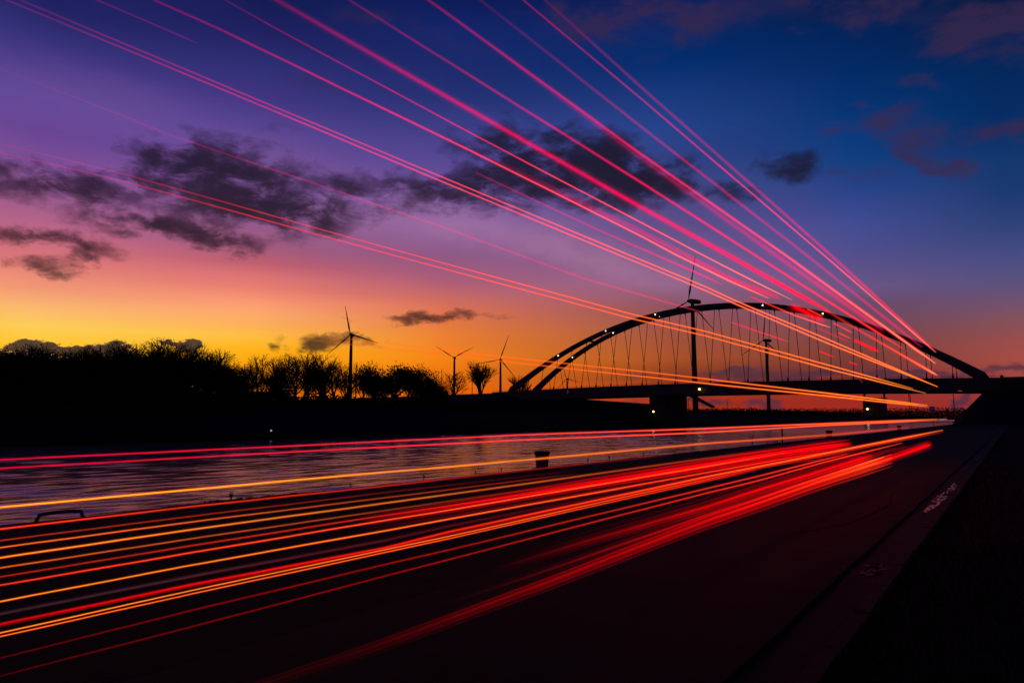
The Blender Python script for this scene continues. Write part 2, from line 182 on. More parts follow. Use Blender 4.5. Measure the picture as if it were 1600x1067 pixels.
 ('thin orange light trail running right along the near quay edge', 'light trails low over the road', -4.9, 2.8, [(1.538, 0.844), (2.735, 0.855), (4.632, 0.853), (7.136, 0.86), (11.467, 0.846)], (1, 0.055, 0.008), 0.9, (0.35, 0.002, 0.003), 0.1, 0.1, [], 2.2, 1.3),
 ('dim brown light trail, first one inside the quay edge', 'light trails low over the road', -4.9, 2.4, [(1.542, 0.777), (2.739, 0.786), (4.634, 0.79), (8.189, 0.78)], (1, 0.055, 0.008), 0.35, (0.35, 0.002, 0.003), 0.05, 0, [], 2.2, 1.3),
 ('orange light trail between the dim brown one and the brightest yellow road trail', 'light trails low over the road', -4.9, 2.6, [(1.545, 0.736), (2.741, 0.745), (4.635, 0.742), (8.189, 0.737)], (1, 0.24, 0.012), 0.75, (0.35, 0.002, 0.003), 0.15, 0.05, [], 2.2, 1.3),
 ('brightest yellow light trail on the near road, fading red to the right', 'light trails low over the road', -4.9, 3.2, [(1.549, 0.677), (2.744, 0.69), (4.637, 0.691), (5.553, 0.691), (12.998, 0.712), (20.374, 0.707)], (1, 0.4, 0.012), 0.95, (0.35, 0.002, 0.003), 0.25, 0.12, [], 2.2, 1.3),
 ('brownish orange light trail just below the brightest yellow road trail', 'light trails low over the road', -4.9, 2.8, [(1.554, 0.618), (2.747, 0.625), (4.639, 0.622), (5.554, 0.621), (10.176, 0.598)], (1, 0.24, 0.012), 0.45, (0.35, 0.002, 0.003), 0.06, 0.04, [], 2.2, 1.3),
 ('dark red light trail above the reddish orange one on the near road', 'light trails low over the road', -4.9, 2.8, [(1.557, 0.566), (2.75, 0.575), (4.64, 0.577), (7.106, 0.565), (13.69, 0.533)], (1, 0.055, 0.008), 0.25, (1, 0.002, 0.003), 0.35, 0.03, [], 2.2, 1.3),
 ('reddish orange light trail merging into the wide red band at mid road', 'light trails low over the road', -4.9, 2.8, [(1.561, 0.518), (2.753, 0.525), (4.641, 0.53), (5.555, 0.528), (8.185, 0.539), (12.985, 0.56), (18.947, 0.587)], (1, 0.055, 0.008), 0.75, (1, 0.24, 0.012), 0.95, 0.1, [], 2.2, 1.3),
 ('wide bright red light band at mid road, ending far right before the bollard', 'light trails low over the road', -4.4, 9, [(3.883, 0.652), (4.988, 0.651), (7.35, 0.668), (11.662, 0.678), (15.499, 0.687), (24.754, 0.636)], (1, 0.002, 0.003), 0, (1, 0.002, 0.003), 1.0, 0.08, [(-7, 3, 0.6), (7.5, 3, 0.6), (13, 3, 0.4), (17, 2, 0.3)], 2.2, 1.0),
 ('amber light trail in the middle of the near road, above the grey one', 'light trails low over the road', -4.9, 2.8, [(1.567, 0.424), (2.757, 0.436), (4.644, 0.434), (5.557, 0.435), (12.975, 0.439), (22.662, 0.437)], (1, 0.4, 0.012), 0.85, (1, 0.002, 0.003), 0.7, 0.08, [], 2.2, 1.3),
 ('dull grey mauve double light trail on the near road', 'light trails low over the road', -4.4, 4.2, [(1.412, 0.469), (2.48, 0.473), (4.172, 0.46), (4.991, 0.478), (9.128, 0.483)], (0.06, 0.025, 0.035), 0.55, (0.35, 0.002, 0.003), 0.12, 0, [(-3.2, 1.6, 0.3)], 2.2, 1.3),
 ('glowing red light trail that ends as the long orange tip by the kerb', 'light trails low over the road', -2.4, 3.6, [(0.772, 0.909), (1.354, 0.911), (2.277, 0.9), (2.723, 0.914), (6.352, 0.942), (7.938, 0.943), (13.601, 0.957), (33.156, 0.992)], (1, 0.002, 0.003), 0.45, (1, 0.24, 0.012), 0.95, 0.1, [(3, 3, 0.35)], 4, 1.3),
 ('upper line of the amber pair low on the near road', 'light trails low over the road', -2.4, 2.3, [(0.774, 0.884), (1.355, 0.891), (2.277, 0.891), (2.723, 0.891), (4.977, 0.911), (7.935, 0.922)], (1, 0.4, 0.012), 0.95, (1, 0.002, 0.003), 0.5, 0.12, [], 2.2, 1.3),
 ('lower line of the amber pair low on the near road', 'light trails low over the road', -2.4, 2.3, [(0.775, 0.874), (1.356, 0.879), (2.277, 0.879), (2.723, 0.88), (4.977, 0.896), (7.934, 0.908)], (1, 0.24, 0.012), 0.95, (1, 0.002, 0.003), 0.5, 0.06, [], 2.2, 1.3),
 ('dim dark red light trail between the amber pair and the thin red line', 'light trails low over the road', -3.2, 2.6, [(1.038, 0.585), (1.812, 0.596), (3.038, 0.599), (3.632, 0.598), (8.456, 0.611), (10.566, 0.616), (17.634, 0.661)], (0.35, 0.002, 0.003), 0.16, (1, 0.055, 0.008), 0.7, 0.04, [], 4, 1.3),
 ('thin red light trail running on alone above the dark asphalt', 'light trails low over the road', -2.8, 2.5, [(0.913, 0.641), (1.617, 0.643), (2.66, 0.651), (3.179, 0.654), (7.395, 0.674), (9.238, 0.669), (13.952, 0.71), (23.813, 0.739)], (0.35, 0.002, 0.003), 0.1, (1, 0.055, 0.008), 0.85, 0.06, [], 4, 1.3),
 ('uppermost soft red band of the fan at lower right of the road', 'light trails low over the road', -2.4, 8, [(3.044, 0.658), (4.001, 0.667), (6.328, 0.663), (7.904, 0.683), (15.714, 0.728)], (1, 0.002, 0.003), 0, (1, 0.002, 0.003), 0.8, 0, [(-8, 3, 0.3), (8, 2.5, 0.35), (-14, 4, 0.12)], 3, 1.8),
 ('middle band of the red fan at lower right, with an orange core', 'light trails low over the road', -2.4, 5, [(2.452, 0.563), (3.327, 0.558), (6.321, 0.588), (7.893, 0.593), (11.447, 0.606), (17.294, 0.63)], (1, 0.002, 0.003), 0, (1, 0.24, 0.012), 0.9, 0.1, [(-5.5, 2, 0.5), (6, 2, 0.4)], 12, 2.8),
 ('lowest and broadest red band of the fan, reaching farthest toward the kerb', 'light trails low over the road', -2.4, 9, [(1.63, 0.483), (2.289, 0.475), (3.703, 0.489), (6.317, 0.536), (7.886, 0.537), (11.05, 0.557), (18.442, 0.548)], (1, 0.002, 0.003), 0.01, (1, 0.24, 0.012), 1.0, 0.1, [(-6, 3, 0.6), (7, 4, 0.7), (12, 4, 0.25)], 14, 3.0),
 ('red tip reaching past the red fan toward the kerb', 'light trails low over the road', -2.4, 6.5, [(16.293, 0.543), (19.207, 0.558), (27.819, 0.586)], (1, 0.002, 0.003), 0.7, (1, 0.002, 0.003), 0.9, 0.05, [], 2.2, 1.3),
 ('dark red smudge of light just above the red tip of the fan', 'light trails low over the road', -2.6, 5, [(14.672, 0.694), (23.635, 0.654)], (0.35, 0.002, 0.003), 0.5, (0.35, 0.002, 0.003), 0.15, 0, [], 2.2, 1.3),
]
TREES = [
 ('bare', -121.0, 57.4, 10.5, 'ragged twiggy tree rising from the far left of the black tree belt'),
 ('bare', -119.0, 61.61, 10.97, 'slender twiggy treetop second highest in the black tree belt'),
 ('bare', -123.0, 67.7, 11.14, 'broad bare tree where the black tree belt starts to thin out'),
 ('bare', -120.0, 69.85, 9.58, 'bare tree sloping down at the right end of the dense tree belt'),
 ('bare', -118.0, 77.97, 9.31, 'small bare tree left of the pale gap above the far bank'),
 ('bare', -122.0, 84.3, 10.21, 'slim bare tree just right of the small dark clouds over the bank'),
 ('bare', -119.0, 87.08, 10.25, 'wide vase-shaped bare tree left of the tallest left turbine'),
 ('bare', -124.0, 94.54, 11.59, 'tallest bare tree to the left of the left turbine tower'),
 ('bare', -120.0, 96.56, 11.38, 'bushy bare tree nearest the left turbine tower on its left'),
 ('bare', -123.0, 103.04, 9.8, 'low bare tree tucked against the left side of the turbine tower'),
 ('spike', -120.0, 104.19, 10.62, 'thin spiky tree just right of the left turbine tower'),
 ('oak', -119.0, 108.91, 9.98, 'dense round tree right of the left turbine, left of its twin'),
 ('oak', -121.0, 117.38, 10.43, 'dense dark tree in the middle of the clump right of the turbine'),
 ('oak', -120.0, 126.22, 10.43, 'dense rounded tree ending the tree belt on the right'),
 ('oak', -119.0, 130.46, 6.35, 'small dense bushy tree at the right tip of the tree belt'),
 ('bare', -128.0, 147.82, 10.54, 'spreading bare tree in front of the second turbine tower'),
 ('vase', -131.0, 164.15, 14.65, 'upright fan-shaped bare tree left of the bridge foot'),
 ('vase', -170.0, 239.53, 15.75, 'thin bare tree seen behind the foot of the arch'),
 ('dense', -114.8, 31.81, 6.89, 'dark tree merged into the solid black belt on the far left bank'),
 ('dense', -119.54, 35.54, 6.86, 'dark tree merged into the solid black belt on the far left bank'),
 ('dense', -120.21, 38.12, 7.43, 'dark tree merged into the solid black belt on the far left bank'),
 ('dense', -117.93, 38.99, 7.29, 'dark tree merged into the solid black belt on the far left bank'),
 ('dense', -122.43, 42.41, 8.08, 'dark tree merged into the solid black belt on the far left bank'),
 ('dense', -114.44, 41.5, 6.53, 'dark tree merged into the solid black belt on the far left bank'),
 ('dense', -120.68, 46.17, 7.21, 'dark tree merged into the solid black belt on the far left bank'),
 ('dense', -122.7, 49.81, 7.63, 'dark tree merged into the solid black belt on the far left bank'),
 ('dense', -121.77, 51.14, 7.78, 'dark tree merged into the solid black belt on the far left bank'),
 ('dense', -114.14, 50.47, 7.63, 'dark tree merged into the solid black belt on the far left bank'),
 ('dense', -116.66, 53.2, 8.18, 'dark tree merged into the solid black belt on the far left bank'),
 ('dense', -124.52, 61.73, 8.99, 'dark tree merged into the solid black belt on the far left bank'),
 ('dense', -117.92, 60.42, 8.05, 'dark tree merged into the solid black belt on the far left bank'),
 ('dense', -118.52, 63.6, 7.87, 'dark tree merged into the solid black belt on the far left bank'),
 ('dense', -120.76, 69.15, 7.63, 'dark tree merged into the solid black belt on the far left bank'),
 ('dense', -124.64, 74.32, 6.53, 'dark tree merged into the solid black belt on the far left bank'),
 ('dense', -114.09, 70.36, 5.78, 'dark tree merged into the solid black belt on the far left bank'),
 ('bare', -114.21, 32.77, 6.92, 'dark tree merged into the solid black belt on the far left bank'),
 ('bare', -119.96, 36.75, 7.83, 'dark tree merged into the solid black belt on the far left bank'),
 ('bare', -119.04, 38.66, 7.54, 'dark tree merged into the solid black belt on the far left bank'),
 ('bare', -121.66, 41.03, 8.86, 'dark tree merged into the solid black belt on the far left bank'),
 ('bare', -120.96, 42.2, 8.61, 'dark tree merged into the solid black belt on the far left bank'),
 ('bare', -121.31, 45.06, 8.25, 'dark tree merged into the solid black belt on the far left bank'),
 ('bare', -114.65, 45.43, 8.1, 'dark tree merged into the solid black belt on the far left bank'),
 ('bare', -121.28, 50.13, 8.95, 'dark tree merged into the solid black belt on the far left bank'),
 ('bare', -117.22, 50.49, 9.16, 'dark tree merged into the solid black belt on the far left bank'),
 ('bare', -125.98, 56.93, 10.09, 'dark tree merged into the solid black belt on the far left bank'),
 ('bare', -122.47, 56.46, 10.18, 'dark tree merged into the solid black belt on the far left bank'),
 ('bare', -116.84, 58.41, 9.78, 'dark tree merged into the solid black belt on the far left bank'),
 ('bare', -114.52, 58.32, 9.53, 'dark tree merged into the solid black belt on the far left bank'),
 ('bare', -122.09, 65.32, 10.07, 'dark tree merged into the solid black belt on the far left bank'),
 ('bare', -123.3, 69.61, 10.47, 'dark tree merged into the solid black belt on the far left bank'),
 ('bare', -118.17, 67.88, 8.86, 'dark tree merged into the solid black belt on the far left bank'),
 ('bare', -121.01, 72.07, 8.57, 'dark tree merged into the solid black belt on the far left bank'),
 ('bare', -118.83, 72.43, 7.76, 'dark tree merged into the solid black belt on the far left bank'),
 ('bare', -120.89, 76.02, 7.82, 'dark tree merged into the solid black belt on the far left bank'),
 ('bare', -116.17, 74.15, 6.78, 'twiggy tree filling the gaps of the far bank wood among its neighbours'),
 ('bare', -123.19, 80.16, 8.42, 'twiggy tree filling the gaps of the far bank wood among its neighbours'),
 ('bare', -118.96, 80.25, 7.73, 'twiggy tree filling the gaps of the far bank wood among its neighbours'),
 ('bare', -119.9, 82.14, 6.08, 'twiggy tree filling the gaps of the far bank wood among its neighbours'),
 ('bare', -117.92, 83.48, 8.13, 'twiggy tree filling the gaps of the far bank wood among its neighbours'),
 ('bare', -120.0, 86.4, 6.81, 'twiggy tree filling the gaps of the far bank wood among its neighbours'),
 ('bare', -118.92, 88.66, 9.02, 'twiggy tree filling the gaps of the far bank wood among its neighbours'),
 ('bare', -116.8, 90.89, 9.33, 'twiggy tree filling the gaps of the far bank wood among its neighbours'),
 ('bare', -121.67, 96.46, 7.94, 'twiggy tree filling the gaps of the far bank wood among its neighbours'),
 ('bare', -116.93, 96.02, 9.66, 'twiggy tree filling the gaps of the far bank wood among its neighbours'),
 ('bare', -123.06, 103.74, 7.2, 'twiggy tree filling the gaps of the far bank wood among its neighbours'),
 ('bare', -116.23, 102.67, 6.92, 'twiggy tree filling the gaps of the far bank wood among its neighbours'),
 ('bare', -123.03, 111.1, 6.33, 'twiggy tree filling the gaps of the far bank wood among its neighbours'),
 ('bare', -123.27, 116.63, 8.44, 'twiggy tree filling the gaps of the far bank wood among its neighbours'),
 ('bare', -120.48, 120.41, 7.9, 'twiggy tree filling the gaps of the far bank wood among its neighbours'),
 ('bare', -122.39, 125.49, 8.53, 'twiggy tree filling the gaps of the far bank wood among its neighbours'),
 ('bare', -118.23, 127.69, 7.52, 'twiggy tree filling the gaps of the far bank wood among its neighbours'),
]

# ------------------------------------------------------------------ helpers
COL = scene.collection
rnd = random.Random(11)
class MB:
    """collects faces and links them as one mesh object"""
    def __init__(s): s.v = []; s.f = []
    def quad(s, a, b, c, d):
        i = len(s.v); s.v += [tuple(a), tuple(b), tuple(c), tuple(d)]; s.f.append((i, i + 1, i + 2, i + 3)); return s
    def tri(s, a, b, c):
        i = len(s.v); s.v += [tuple(a), tuple(b), tuple(c)]; s.f.append((i, i + 1, i + 2)); return s
    def hexa(s, p):
        i = len(s.v); s.v += [tuple(q) for q in p]
        for f in ((0, 3, 2, 1), (4, 5, 6, 7), (0, 1, 5, 4), (1, 2, 6, 5), (2, 3, 7, 6), (3, 0, 4, 7)): s.f.append(tuple(i + k for k in f))
        return s
    def box(s, x0, x1, y0, y1, z0, z1):
        return s.hexa([(x0, y0, z0), (x1, y0, z0), (x1, y1, z0), (x0, y1, z0), (x0, y0, z1), (x1, y0, z1), (x1, y1, z1), (x0, y1, z1)])
    def tube(s, pts, radii, n=6, cap=True):
        pts = [Vector(p) for p in pts]; base = len(s.v); up = None
        for k, p in enumerate(pts):
            t = (pts[min(k + 1, len(pts) - 1)] - pts[max(k - 1, 0)])
            t = t.normalized() if t.length > 1e-9 else Vector((0, 0, 1))
            if up is None: up = Vector((0, 0, 1)) if abs(t.z) < .9 else Vector((1, 0, 0))
            a = t.cross(up).normalized(); b = a.cross(t).normalized(); up = b
            r = radii[k] if isinstance(radii, (list, tuple)) else radii
            for j in range(n):
                w = 2 * math.pi * j / n; q = p + a * (r * math.cos(w)) + b * (r * math.sin(w)); s.v.append(tuple(q))
        for k in range(len(pts) - 1):
            for j in range(n):
                j2 = (j + 1) % n
                s.f.append((base + k * n + j, base + k * n + j2, base + (k + 1) * n + j2, base + (k + 1) * n + j))
        if cap:
            s.f.append(tuple(base + j for j in reversed(range(n)))); e = base + (len(pts) - 1) * n
            s.f.append(tuple(e + j for j in range(n)))
        return s
    def lathe(s, prof, n=24, c=(0, 0, 0)):
        base = len(s.v)
        for r, z in prof:
            for j in range(n):
                w = 2 * math.pi * j / n; s.v.append((c[0] + r * math.cos(w), c[1] + r * math.sin(w), c[2] + z))
        for k in range(len(prof) - 1):
            for j in range(n):
                j2 = (j + 1) % n; s.f.append((base + k * n + j, base + k * n + j2, base + (k + 1) * n + j2, base + (k + 1) * n + j))
        s.f.append(tuple(base + j for j in reversed(range(n)))); e = base + (len(prof) - 1) * n
        s.f.append(tuple(e + j for j in range(n)))
        return s
    def mesh(s, name, mat=None, smooth=False):
        me = bpy.data.meshes.new(name); me.from_pydata(s.v, [], s.f); me.update()
        if mat: me.materials.append(mat)
        if smooth: me.polygons.foreach_set('use_smooth', [True] * len(me.polygons))
        return me
    def build(s, name, mat, parent=None, smooth=False):
        return link(name, s.mesh(name, mat, smooth), parent)
def link(name, me, parent=None):
    o = bpy.data.objects.new(name, me); COL.objects.link(o)
    if parent is not None: o.parent = parent
    return o
def tag(o, label=None, cat=None, group=None, kind=None):
    if label: o['label'] = label
    if cat: o['category'] = cat
    if group: o['group'] = group
    if kind: o['kind'] = kind
    return o
def empty(name, loc=(0, 0, 0), rz=0.0):
    o = bpy.data.objects.new(name, None); COL.objects.link(o); o.location = loc; o.rotation_euler = (0, 0, rz); o.empty_display_size = .3
    return o

# ------------------------------------------------------------------ materials
def mat(name, base, rough=.8, metal=0.0, var=.25, scale=4.0, bump=0.0, bscale=None, detail=5, spec=.5, stretch=(1, 1, 1)):
    m = bpy.data.materials.new(name); m.use_nodes = True; t = m.node_tree; p = t.nodes['Principled BSDF']
    tc = t.nodes.new('ShaderNodeTexCoord'); mp = t.nodes.new('ShaderNodeMapping'); mp.inputs[3].default_value = stretch
    t.links.new(tc.outputs['Object'], mp.inputs[0])
    n = t.nodes.new('ShaderNodeTexNoise'); t.links.new(mp.outputs[0], n.inputs['Vector'])
    n.inputs['Scale'].default_value = scale; n.inputs['Detail'].default_value = detail; n.inputs['Roughness'].default_value = .65
    cr = t.nodes.new('ShaderNodeValToRGB'); t.links.new(n.outputs[0], cr.inputs[0])
    cr.color_ramp.elements[0].position = .3; cr.color_ramp.elements[1].position = .7
    cr.color_ramp.elements[0].color = tuple(c * (1 - var) for c in base) + (1,)
    cr.color_ramp.elements[1].color = tuple(min(1, c * (1 + var)) for c in base) + (1,)
    t.links.new(cr.outputs[0], p.inputs['Base Color'])
    p.inputs['Roughness'].default_value = rough; p.inputs['Metallic'].default_value = metal
    p.inputs['Specular IOR Level'].default_value = spec
    if bump:
        n2 = t.nodes.new('ShaderNodeTexNoise'); t.links.new(mp.outputs[0], n2.inputs['Vector'])
        n2.inputs['Scale'].default_value = bscale or scale * 6; n2.inputs['Detail'].default_value = 4
        b = t.nodes.new('ShaderNodeBump'); b.inputs['Strength'].default_value = bump; b.inputs['Distance'].default_value = .02
        t.links.new(n2.outputs[0], b.inputs['Height']); t.links.new(b.outputs[0], p.inputs['Normal'])
    return m
def lamp_mat(name, colr, strength):
    m = bpy.data.materials.new(name); m.use_nodes = True; t = m.node_tree; p = t.nodes['Principled BSDF']
    p.inputs['Base Color'].default_value = colr + (1,); p.inputs['Emission Color'].default_value = colr + (1,)
    p.inputs['Emission Strength'].default_value = strength
    return m
M = {}
M['asphalt'] = mat('asphalt', (.0150, .0110, .0075), .86, var=.35, scale=1.3, bump=.35, bscale=60, spec=.06)
M['paving'] = mat('quay_paving', (.0085, .0058, .0042), .9, var=.5, scale=2.2, bump=.5, bscale=26, spec=.06)
M['gutter'] = mat('gutter_dirt', (.007, .0055, .005), .8, var=.6, scale=5, bump=.4, bscale=30, spec=.08)
M['kerb'] = mat('kerb_concrete', (.026, .018, .0135), .85, var=.4, scale=6, bump=.35, bscale=40, spec=.06)
M['coping'] = mat('coping_concrete', (.022, .020, .019), .9, var=.35, scale=3, bump=.3, bscale=30, spec=.06)
M['soil'] = mat('soil', (.005, .0045, .0035), .95, var=.5, scale=2.5, bump=.6, bscale=14, spec=.03)
M['field'] = mat('field', (.009, .010, .006), .95, var=.4, scale=.15, spec=.1)
M['grass'] = mat('grass_blades', (.0065, .0075, .0035), .8, var=.4, scale=3, spec=.04)
M['weed'] = mat('weed', (.05, .05, .025), .8, var=.3, scale=5, spec=.2)
M['bark'] = mat('bark', (.016, .013, .011), .95, var=.4, scale=6, bump=.5, bscale=20, spec=.1)
M['leaf'] = mat('dark_foliage', (.012, .015, .008), .85, var=.45, scale=1.5, spec=.15)
M['steel'] = mat('bridge_paint', (.014, .017, .025), .55, var=.15, scale=.6, spec=.3)
M['cable'] = mat('hanger_steel', (.025, .027, .032), .5, metal=.4, var=.15, scale=2)
M['concrete'] = mat('pier_concrete', (.018, .016, .015), .9, var=.25, scale=.7, bump=.2, bscale=8, spec=.2)
M['iron'] = mat('cast_iron', (.022, .021, .021), .6, metal=.3, var=.35, scale=9, bump=.25, bscale=40)
M['rail'] = mat('rail_steel', (.05, .05, .052), .5, metal=.6, var=.3, scale=12)
M['turbine'] = mat('turbine_paint', (.035, .035, .038), .6, var=.08, scale=.2, spec=.2)
M['brick'] = mat('dark_brick', (.03, .018, .016), .9, var=.3, scale=1.2)
M['glass'] = mat('dark_glass', (.02, .022, .026), .12, var=.1, scale=1)
M['crack'] = mat('crack_dark', (.008, .007, .007), .95, var=.2, scale=9, spec=.05)
M['white'] = mat('sign_white', (.75, .75, .73), .5, var=.05, scale=3)
M['red'] = mat('sign_red', (.5, .02, .02), .5, var=.08, scale=3)
M['blue'] = mat('sign_blue', (.02, .16, .38), .45, var=.08, scale=3)
M['lampwhite'] = lamp_mat('arch_lamp_glow', (1, .84, .5), 3)
M['lampyellow'] = lamp_mat('yellow_lamp_glow', (1, .72, .12), 6)
M['lampdim'] = lamp_mat('dim_lamp_glow', (.8, 1, .85), .35)
M['lampred'] = lamp_mat('red_lamp_glow', (1, .08, .05), .25)

def water_mat():
    m = bpy.data.materials.new('canal_water'); m.use_nodes = True; t = m.node_tree; p = t.nodes['Principled BSDF']
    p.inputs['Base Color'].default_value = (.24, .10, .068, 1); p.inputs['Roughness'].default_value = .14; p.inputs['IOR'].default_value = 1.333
    tc = t.nodes.new('ShaderNodeTexCoord')
    prev = None
    for sc, rz, st, dist in (((2.6, 1.1, 1), -.25, 1.0, .009), ((6.5, 2.6, 1), .2, 1.0, .004)):
        mp = t.nodes.new('ShaderNodeMapping'); t.links.new(tc.outputs['Object'], mp.inputs[0]); mp.inputs[2].default_value = (0, 0, rz); mp.inputs[3].default_value = sc
        n = t.nodes.new('ShaderNodeTexNoise'); t.links.new(mp.outputs[0], n.inputs['Vector']); n.inputs['Scale'].default_value = 1.0
        n.inputs['Detail'].default_value = 2; n.inputs['Roughness'].default_value = .42; n.inputs['Distortion'].default_value = .4
        b = t.nodes.new('ShaderNodeBump'); b.inputs['Strength'].default_value = st; b.inputs['Distance'].default_value = dist
        t.links.new(n.outputs[0], b.inputs['Height'])
        if prev: t.links.new(prev.outputs[0], b.inputs['Normal'])
        prev = b
    t.links.new(prev.outputs[0], p.inputs['Normal'])
    return m
M['water'] = water_mat()
def puddle_mat(name, cut, wet_rough, gloss=.5):
    """shallow water broken by mud, grit and leaves that stand out of it"""
    m = bpy.data.materials.new(name); m.use_nodes = True; t = m.node_tree; p = t.nodes['Principled BSDF']
    p.inputs['Base Color'].default_value = (.006, .005, .005, 1); p.inputs['IOR'].default_value = 1.333
    tc = t.nodes.new('ShaderNodeTexCoord'); mp = t.nodes.new('ShaderNodeMapping'); t.links.new(tc.outputs['Object'], mp.inputs[0]); mp.inputs[3].default_value = (1, .32, 1)
    n = t.nodes.new('ShaderNodeTexNoise'); t.links.new(mp.outputs[0], n.inputs['Vector']); n.inputs['Scale'].default_value = 22; n.inputs['Detail'].default_value = 3; n.inputs['Roughness'].default_value = .55
    mr = t.nodes.new('ShaderNodeMapRange'); t.links.new(n.outputs[0], mr.inputs[0]); mr.inputs[1].default_value = cut; mr.inputs[2].default_value = cut + .14
    mr.inputs[3].default_value = .95; mr.inputs[4].default_value = wet_rough; t.links.new(mr.outputs[0], p.inputs['Roughness'])
    m2 = t.nodes.new('ShaderNodeMapRange'); t.links.new(n.outputs[0], m2.inputs[0]); m2.inputs[1].default_value = cut; m2.inputs[2].default_value = cut + .14
    m2.inputs[3].default_value = .05; m2.inputs[4].default_value = gloss; t.links.new(m2.outputs[0], p.inputs['Specular IOR Level'])
    b = t.nodes.new('ShaderNodeBump'); b.inputs['Strength'].default_value = .10; b.inputs['Distance'].default_value = .02
    t.links.new(n.outputs[0], b.inputs['Height']); t.links.new(b.outputs[0], p.inputs['Normal'])
    return m
M['puddle'] = puddle_mat('puddle_water', .43, .10); M['mud'] = puddle_mat('muddy_puddle', .42, .5, .12)
def trail_mat():
    m = bpy.data.materials.new('light_trail_glow'); m.use_nodes = True; t = m.node_tree; t.nodes.clear()
    a = t.nodes.new('ShaderNodeAttribute'); a.attribute_name = 'glow'
    e = t.nodes.new('ShaderNodeEmission'); t.links.new(a.outputs['Color'], e.inputs[0]); e.inputs[1].default_value = 1.0
    # light adds to what lies behind it
    tr = t.nodes.new('ShaderNodeBsdfTransparent'); mx = t.nodes.new('ShaderNodeAddShader')
    mc = t.nodes.new('ShaderNodeMix'); mc.data_type = 'RGBA'; mc.inputs[6].default_value = (1, 1, 1, 1); mc.inputs[7].default_value = (.62, .05, .45, 1)
    t.links.new(a.outputs['Alpha'], mc.inputs[0]); t.links.new(mc.outputs[2], tr.inputs[0])
    t.links.new(a.outputs['Alpha'], e.inputs[1]); t.links.new(tr.outputs[0], mx.inputs[0]); t.links.new(e.outputs[0], mx.inputs[1])
    o = t.nodes.new('ShaderNodeOutputMaterial'); t.links.new(mx.outputs[0], o.inputs[0])
    return m
M['trail'] = trail_mat()

# ------------------------------------------------------------------ setting: ground, canal, road
QX, FX, WZ = -11.6, -96.0, -2.0          # near quay edge, far bank edge, water level
BY = 215.0                               # distance of the bridge's near face along the road
def sheet(name, x0, x1, y0, y1, z, m, nx=1, ny=1, kind='structure'):
    b = MB()
    for i in range(nx):
        for j in range(ny):
            xa, xb = x0 + (x1 - x0) * i / nx, x0 + (x1 - x0) * (i + 1) / nx
            ya, yb = y0 + (y1 - y0) * j / ny, y0 + (y1 - y0) * (j + 1) / ny
            b.quad((xa, ya, z), (xb, ya, z), (xb, yb, z), (xa, yb, z))
    return tag(b.build(name, m), kind=kind)
sheet('ground', -9000, 9000, -2000, 14000, -4.0, M['field'])
import numpy as np
def build_water():
    """canal surface: real short wind waves in the near reach, a plain sheet beyond"""
    r = random.Random(17); nx, ny = 430, 520; x0, x1, y0, y1 = FX - 1, QX + .05, -6.0, 232.0
    X, Y = np.meshgrid(np.linspace(x0, x1, nx + 1), np.linspace(y0, y1, ny + 1)); Z = np.zeros_like(X)
    N = 34
    for k in range(N):
        lam = .85 * (3.4 / .85) ** (k / (N - 1)); a = r.gauss(0, .5); ph = r.uniform(0, 6.28)
        kx, ky = math.cos(a) * 2 * math.pi / lam, math.sin(a) * 2 * math.pi / lam
        env = .6 + .4 * np.sin(X * r.uniform(.02, .09) + Y * r.uniform(-.06, .06) + r.uniform(0, 6))
        Z += WAVE * lam / (2 * math.pi) * math.sqrt(2 / N) * env * np.sin(kx * X + ky * Y + ph)
    v = np.stack([X.ravel(), Y.ravel(), Z.ravel() + WZ], 1)
    i = (np.arange(ny)[:, None] * (nx + 1) + np.arange(nx)[None, :]).ravel()
    f = np.stack([i, i + 1, i + nx + 2, i + nx + 1], 1)
    extra = np.array([[x0, -300, WZ], [x1, -300, WZ], [x1, y0, WZ], [x0, y0, WZ], [x0, y1, WZ], [x1, y1, WZ], [x1, 1400, WZ], [x0, 1400, WZ]]); n0 = len(v)
    v = np.concatenate([v, extra]); f = np.concatenate([f, [[n0, n0 + 1, n0 + 2, n0 + 3], [n0 + 4, n0 + 5, n0 + 6, n0 + 7]]])
    me = bpy.data.meshes.new('water'); me.vertices.add(len(v)); me.vertices.foreach_set('co', v.ravel())
    me.loops.add(len(f) * 4); me.loops.foreach_set('vertex_index', f.ravel().astype('i'))
    me.polygons.add(len(f)); me.polygons.foreach_set('loop_start', np.arange(0, len(f) * 4, 4, dtype='i')); me.polygons.foreach_set('use_smooth', np.ones(len(f), dtype=bool))
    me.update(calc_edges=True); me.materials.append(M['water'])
    return tag(link('water', me), kind='structure')
WAVE = .110
build_water()
# near bank: a solid block so the quay wall has depth
nb = MB()
prof = [(QX, -4.0), (QX, -.02), (-4.15, -.02), (-4.15, -.16), (-1.0, -.16), (-1.0, -.03), (400, -.03), (400, -4.0)]
for (xa, za), (xb, zb) in zip(prof[:-1], prof[1:]):
    nb.quad((xa, -300, za), (xa, 1400, za), (xb, 1400, zb), (xb, -300, zb))
tag(nb.build('near_bank', M['soil']), kind='structure')
sheet('quay_apron', QX + .55, -4.15, -60, 420, -.008, M['paving'])
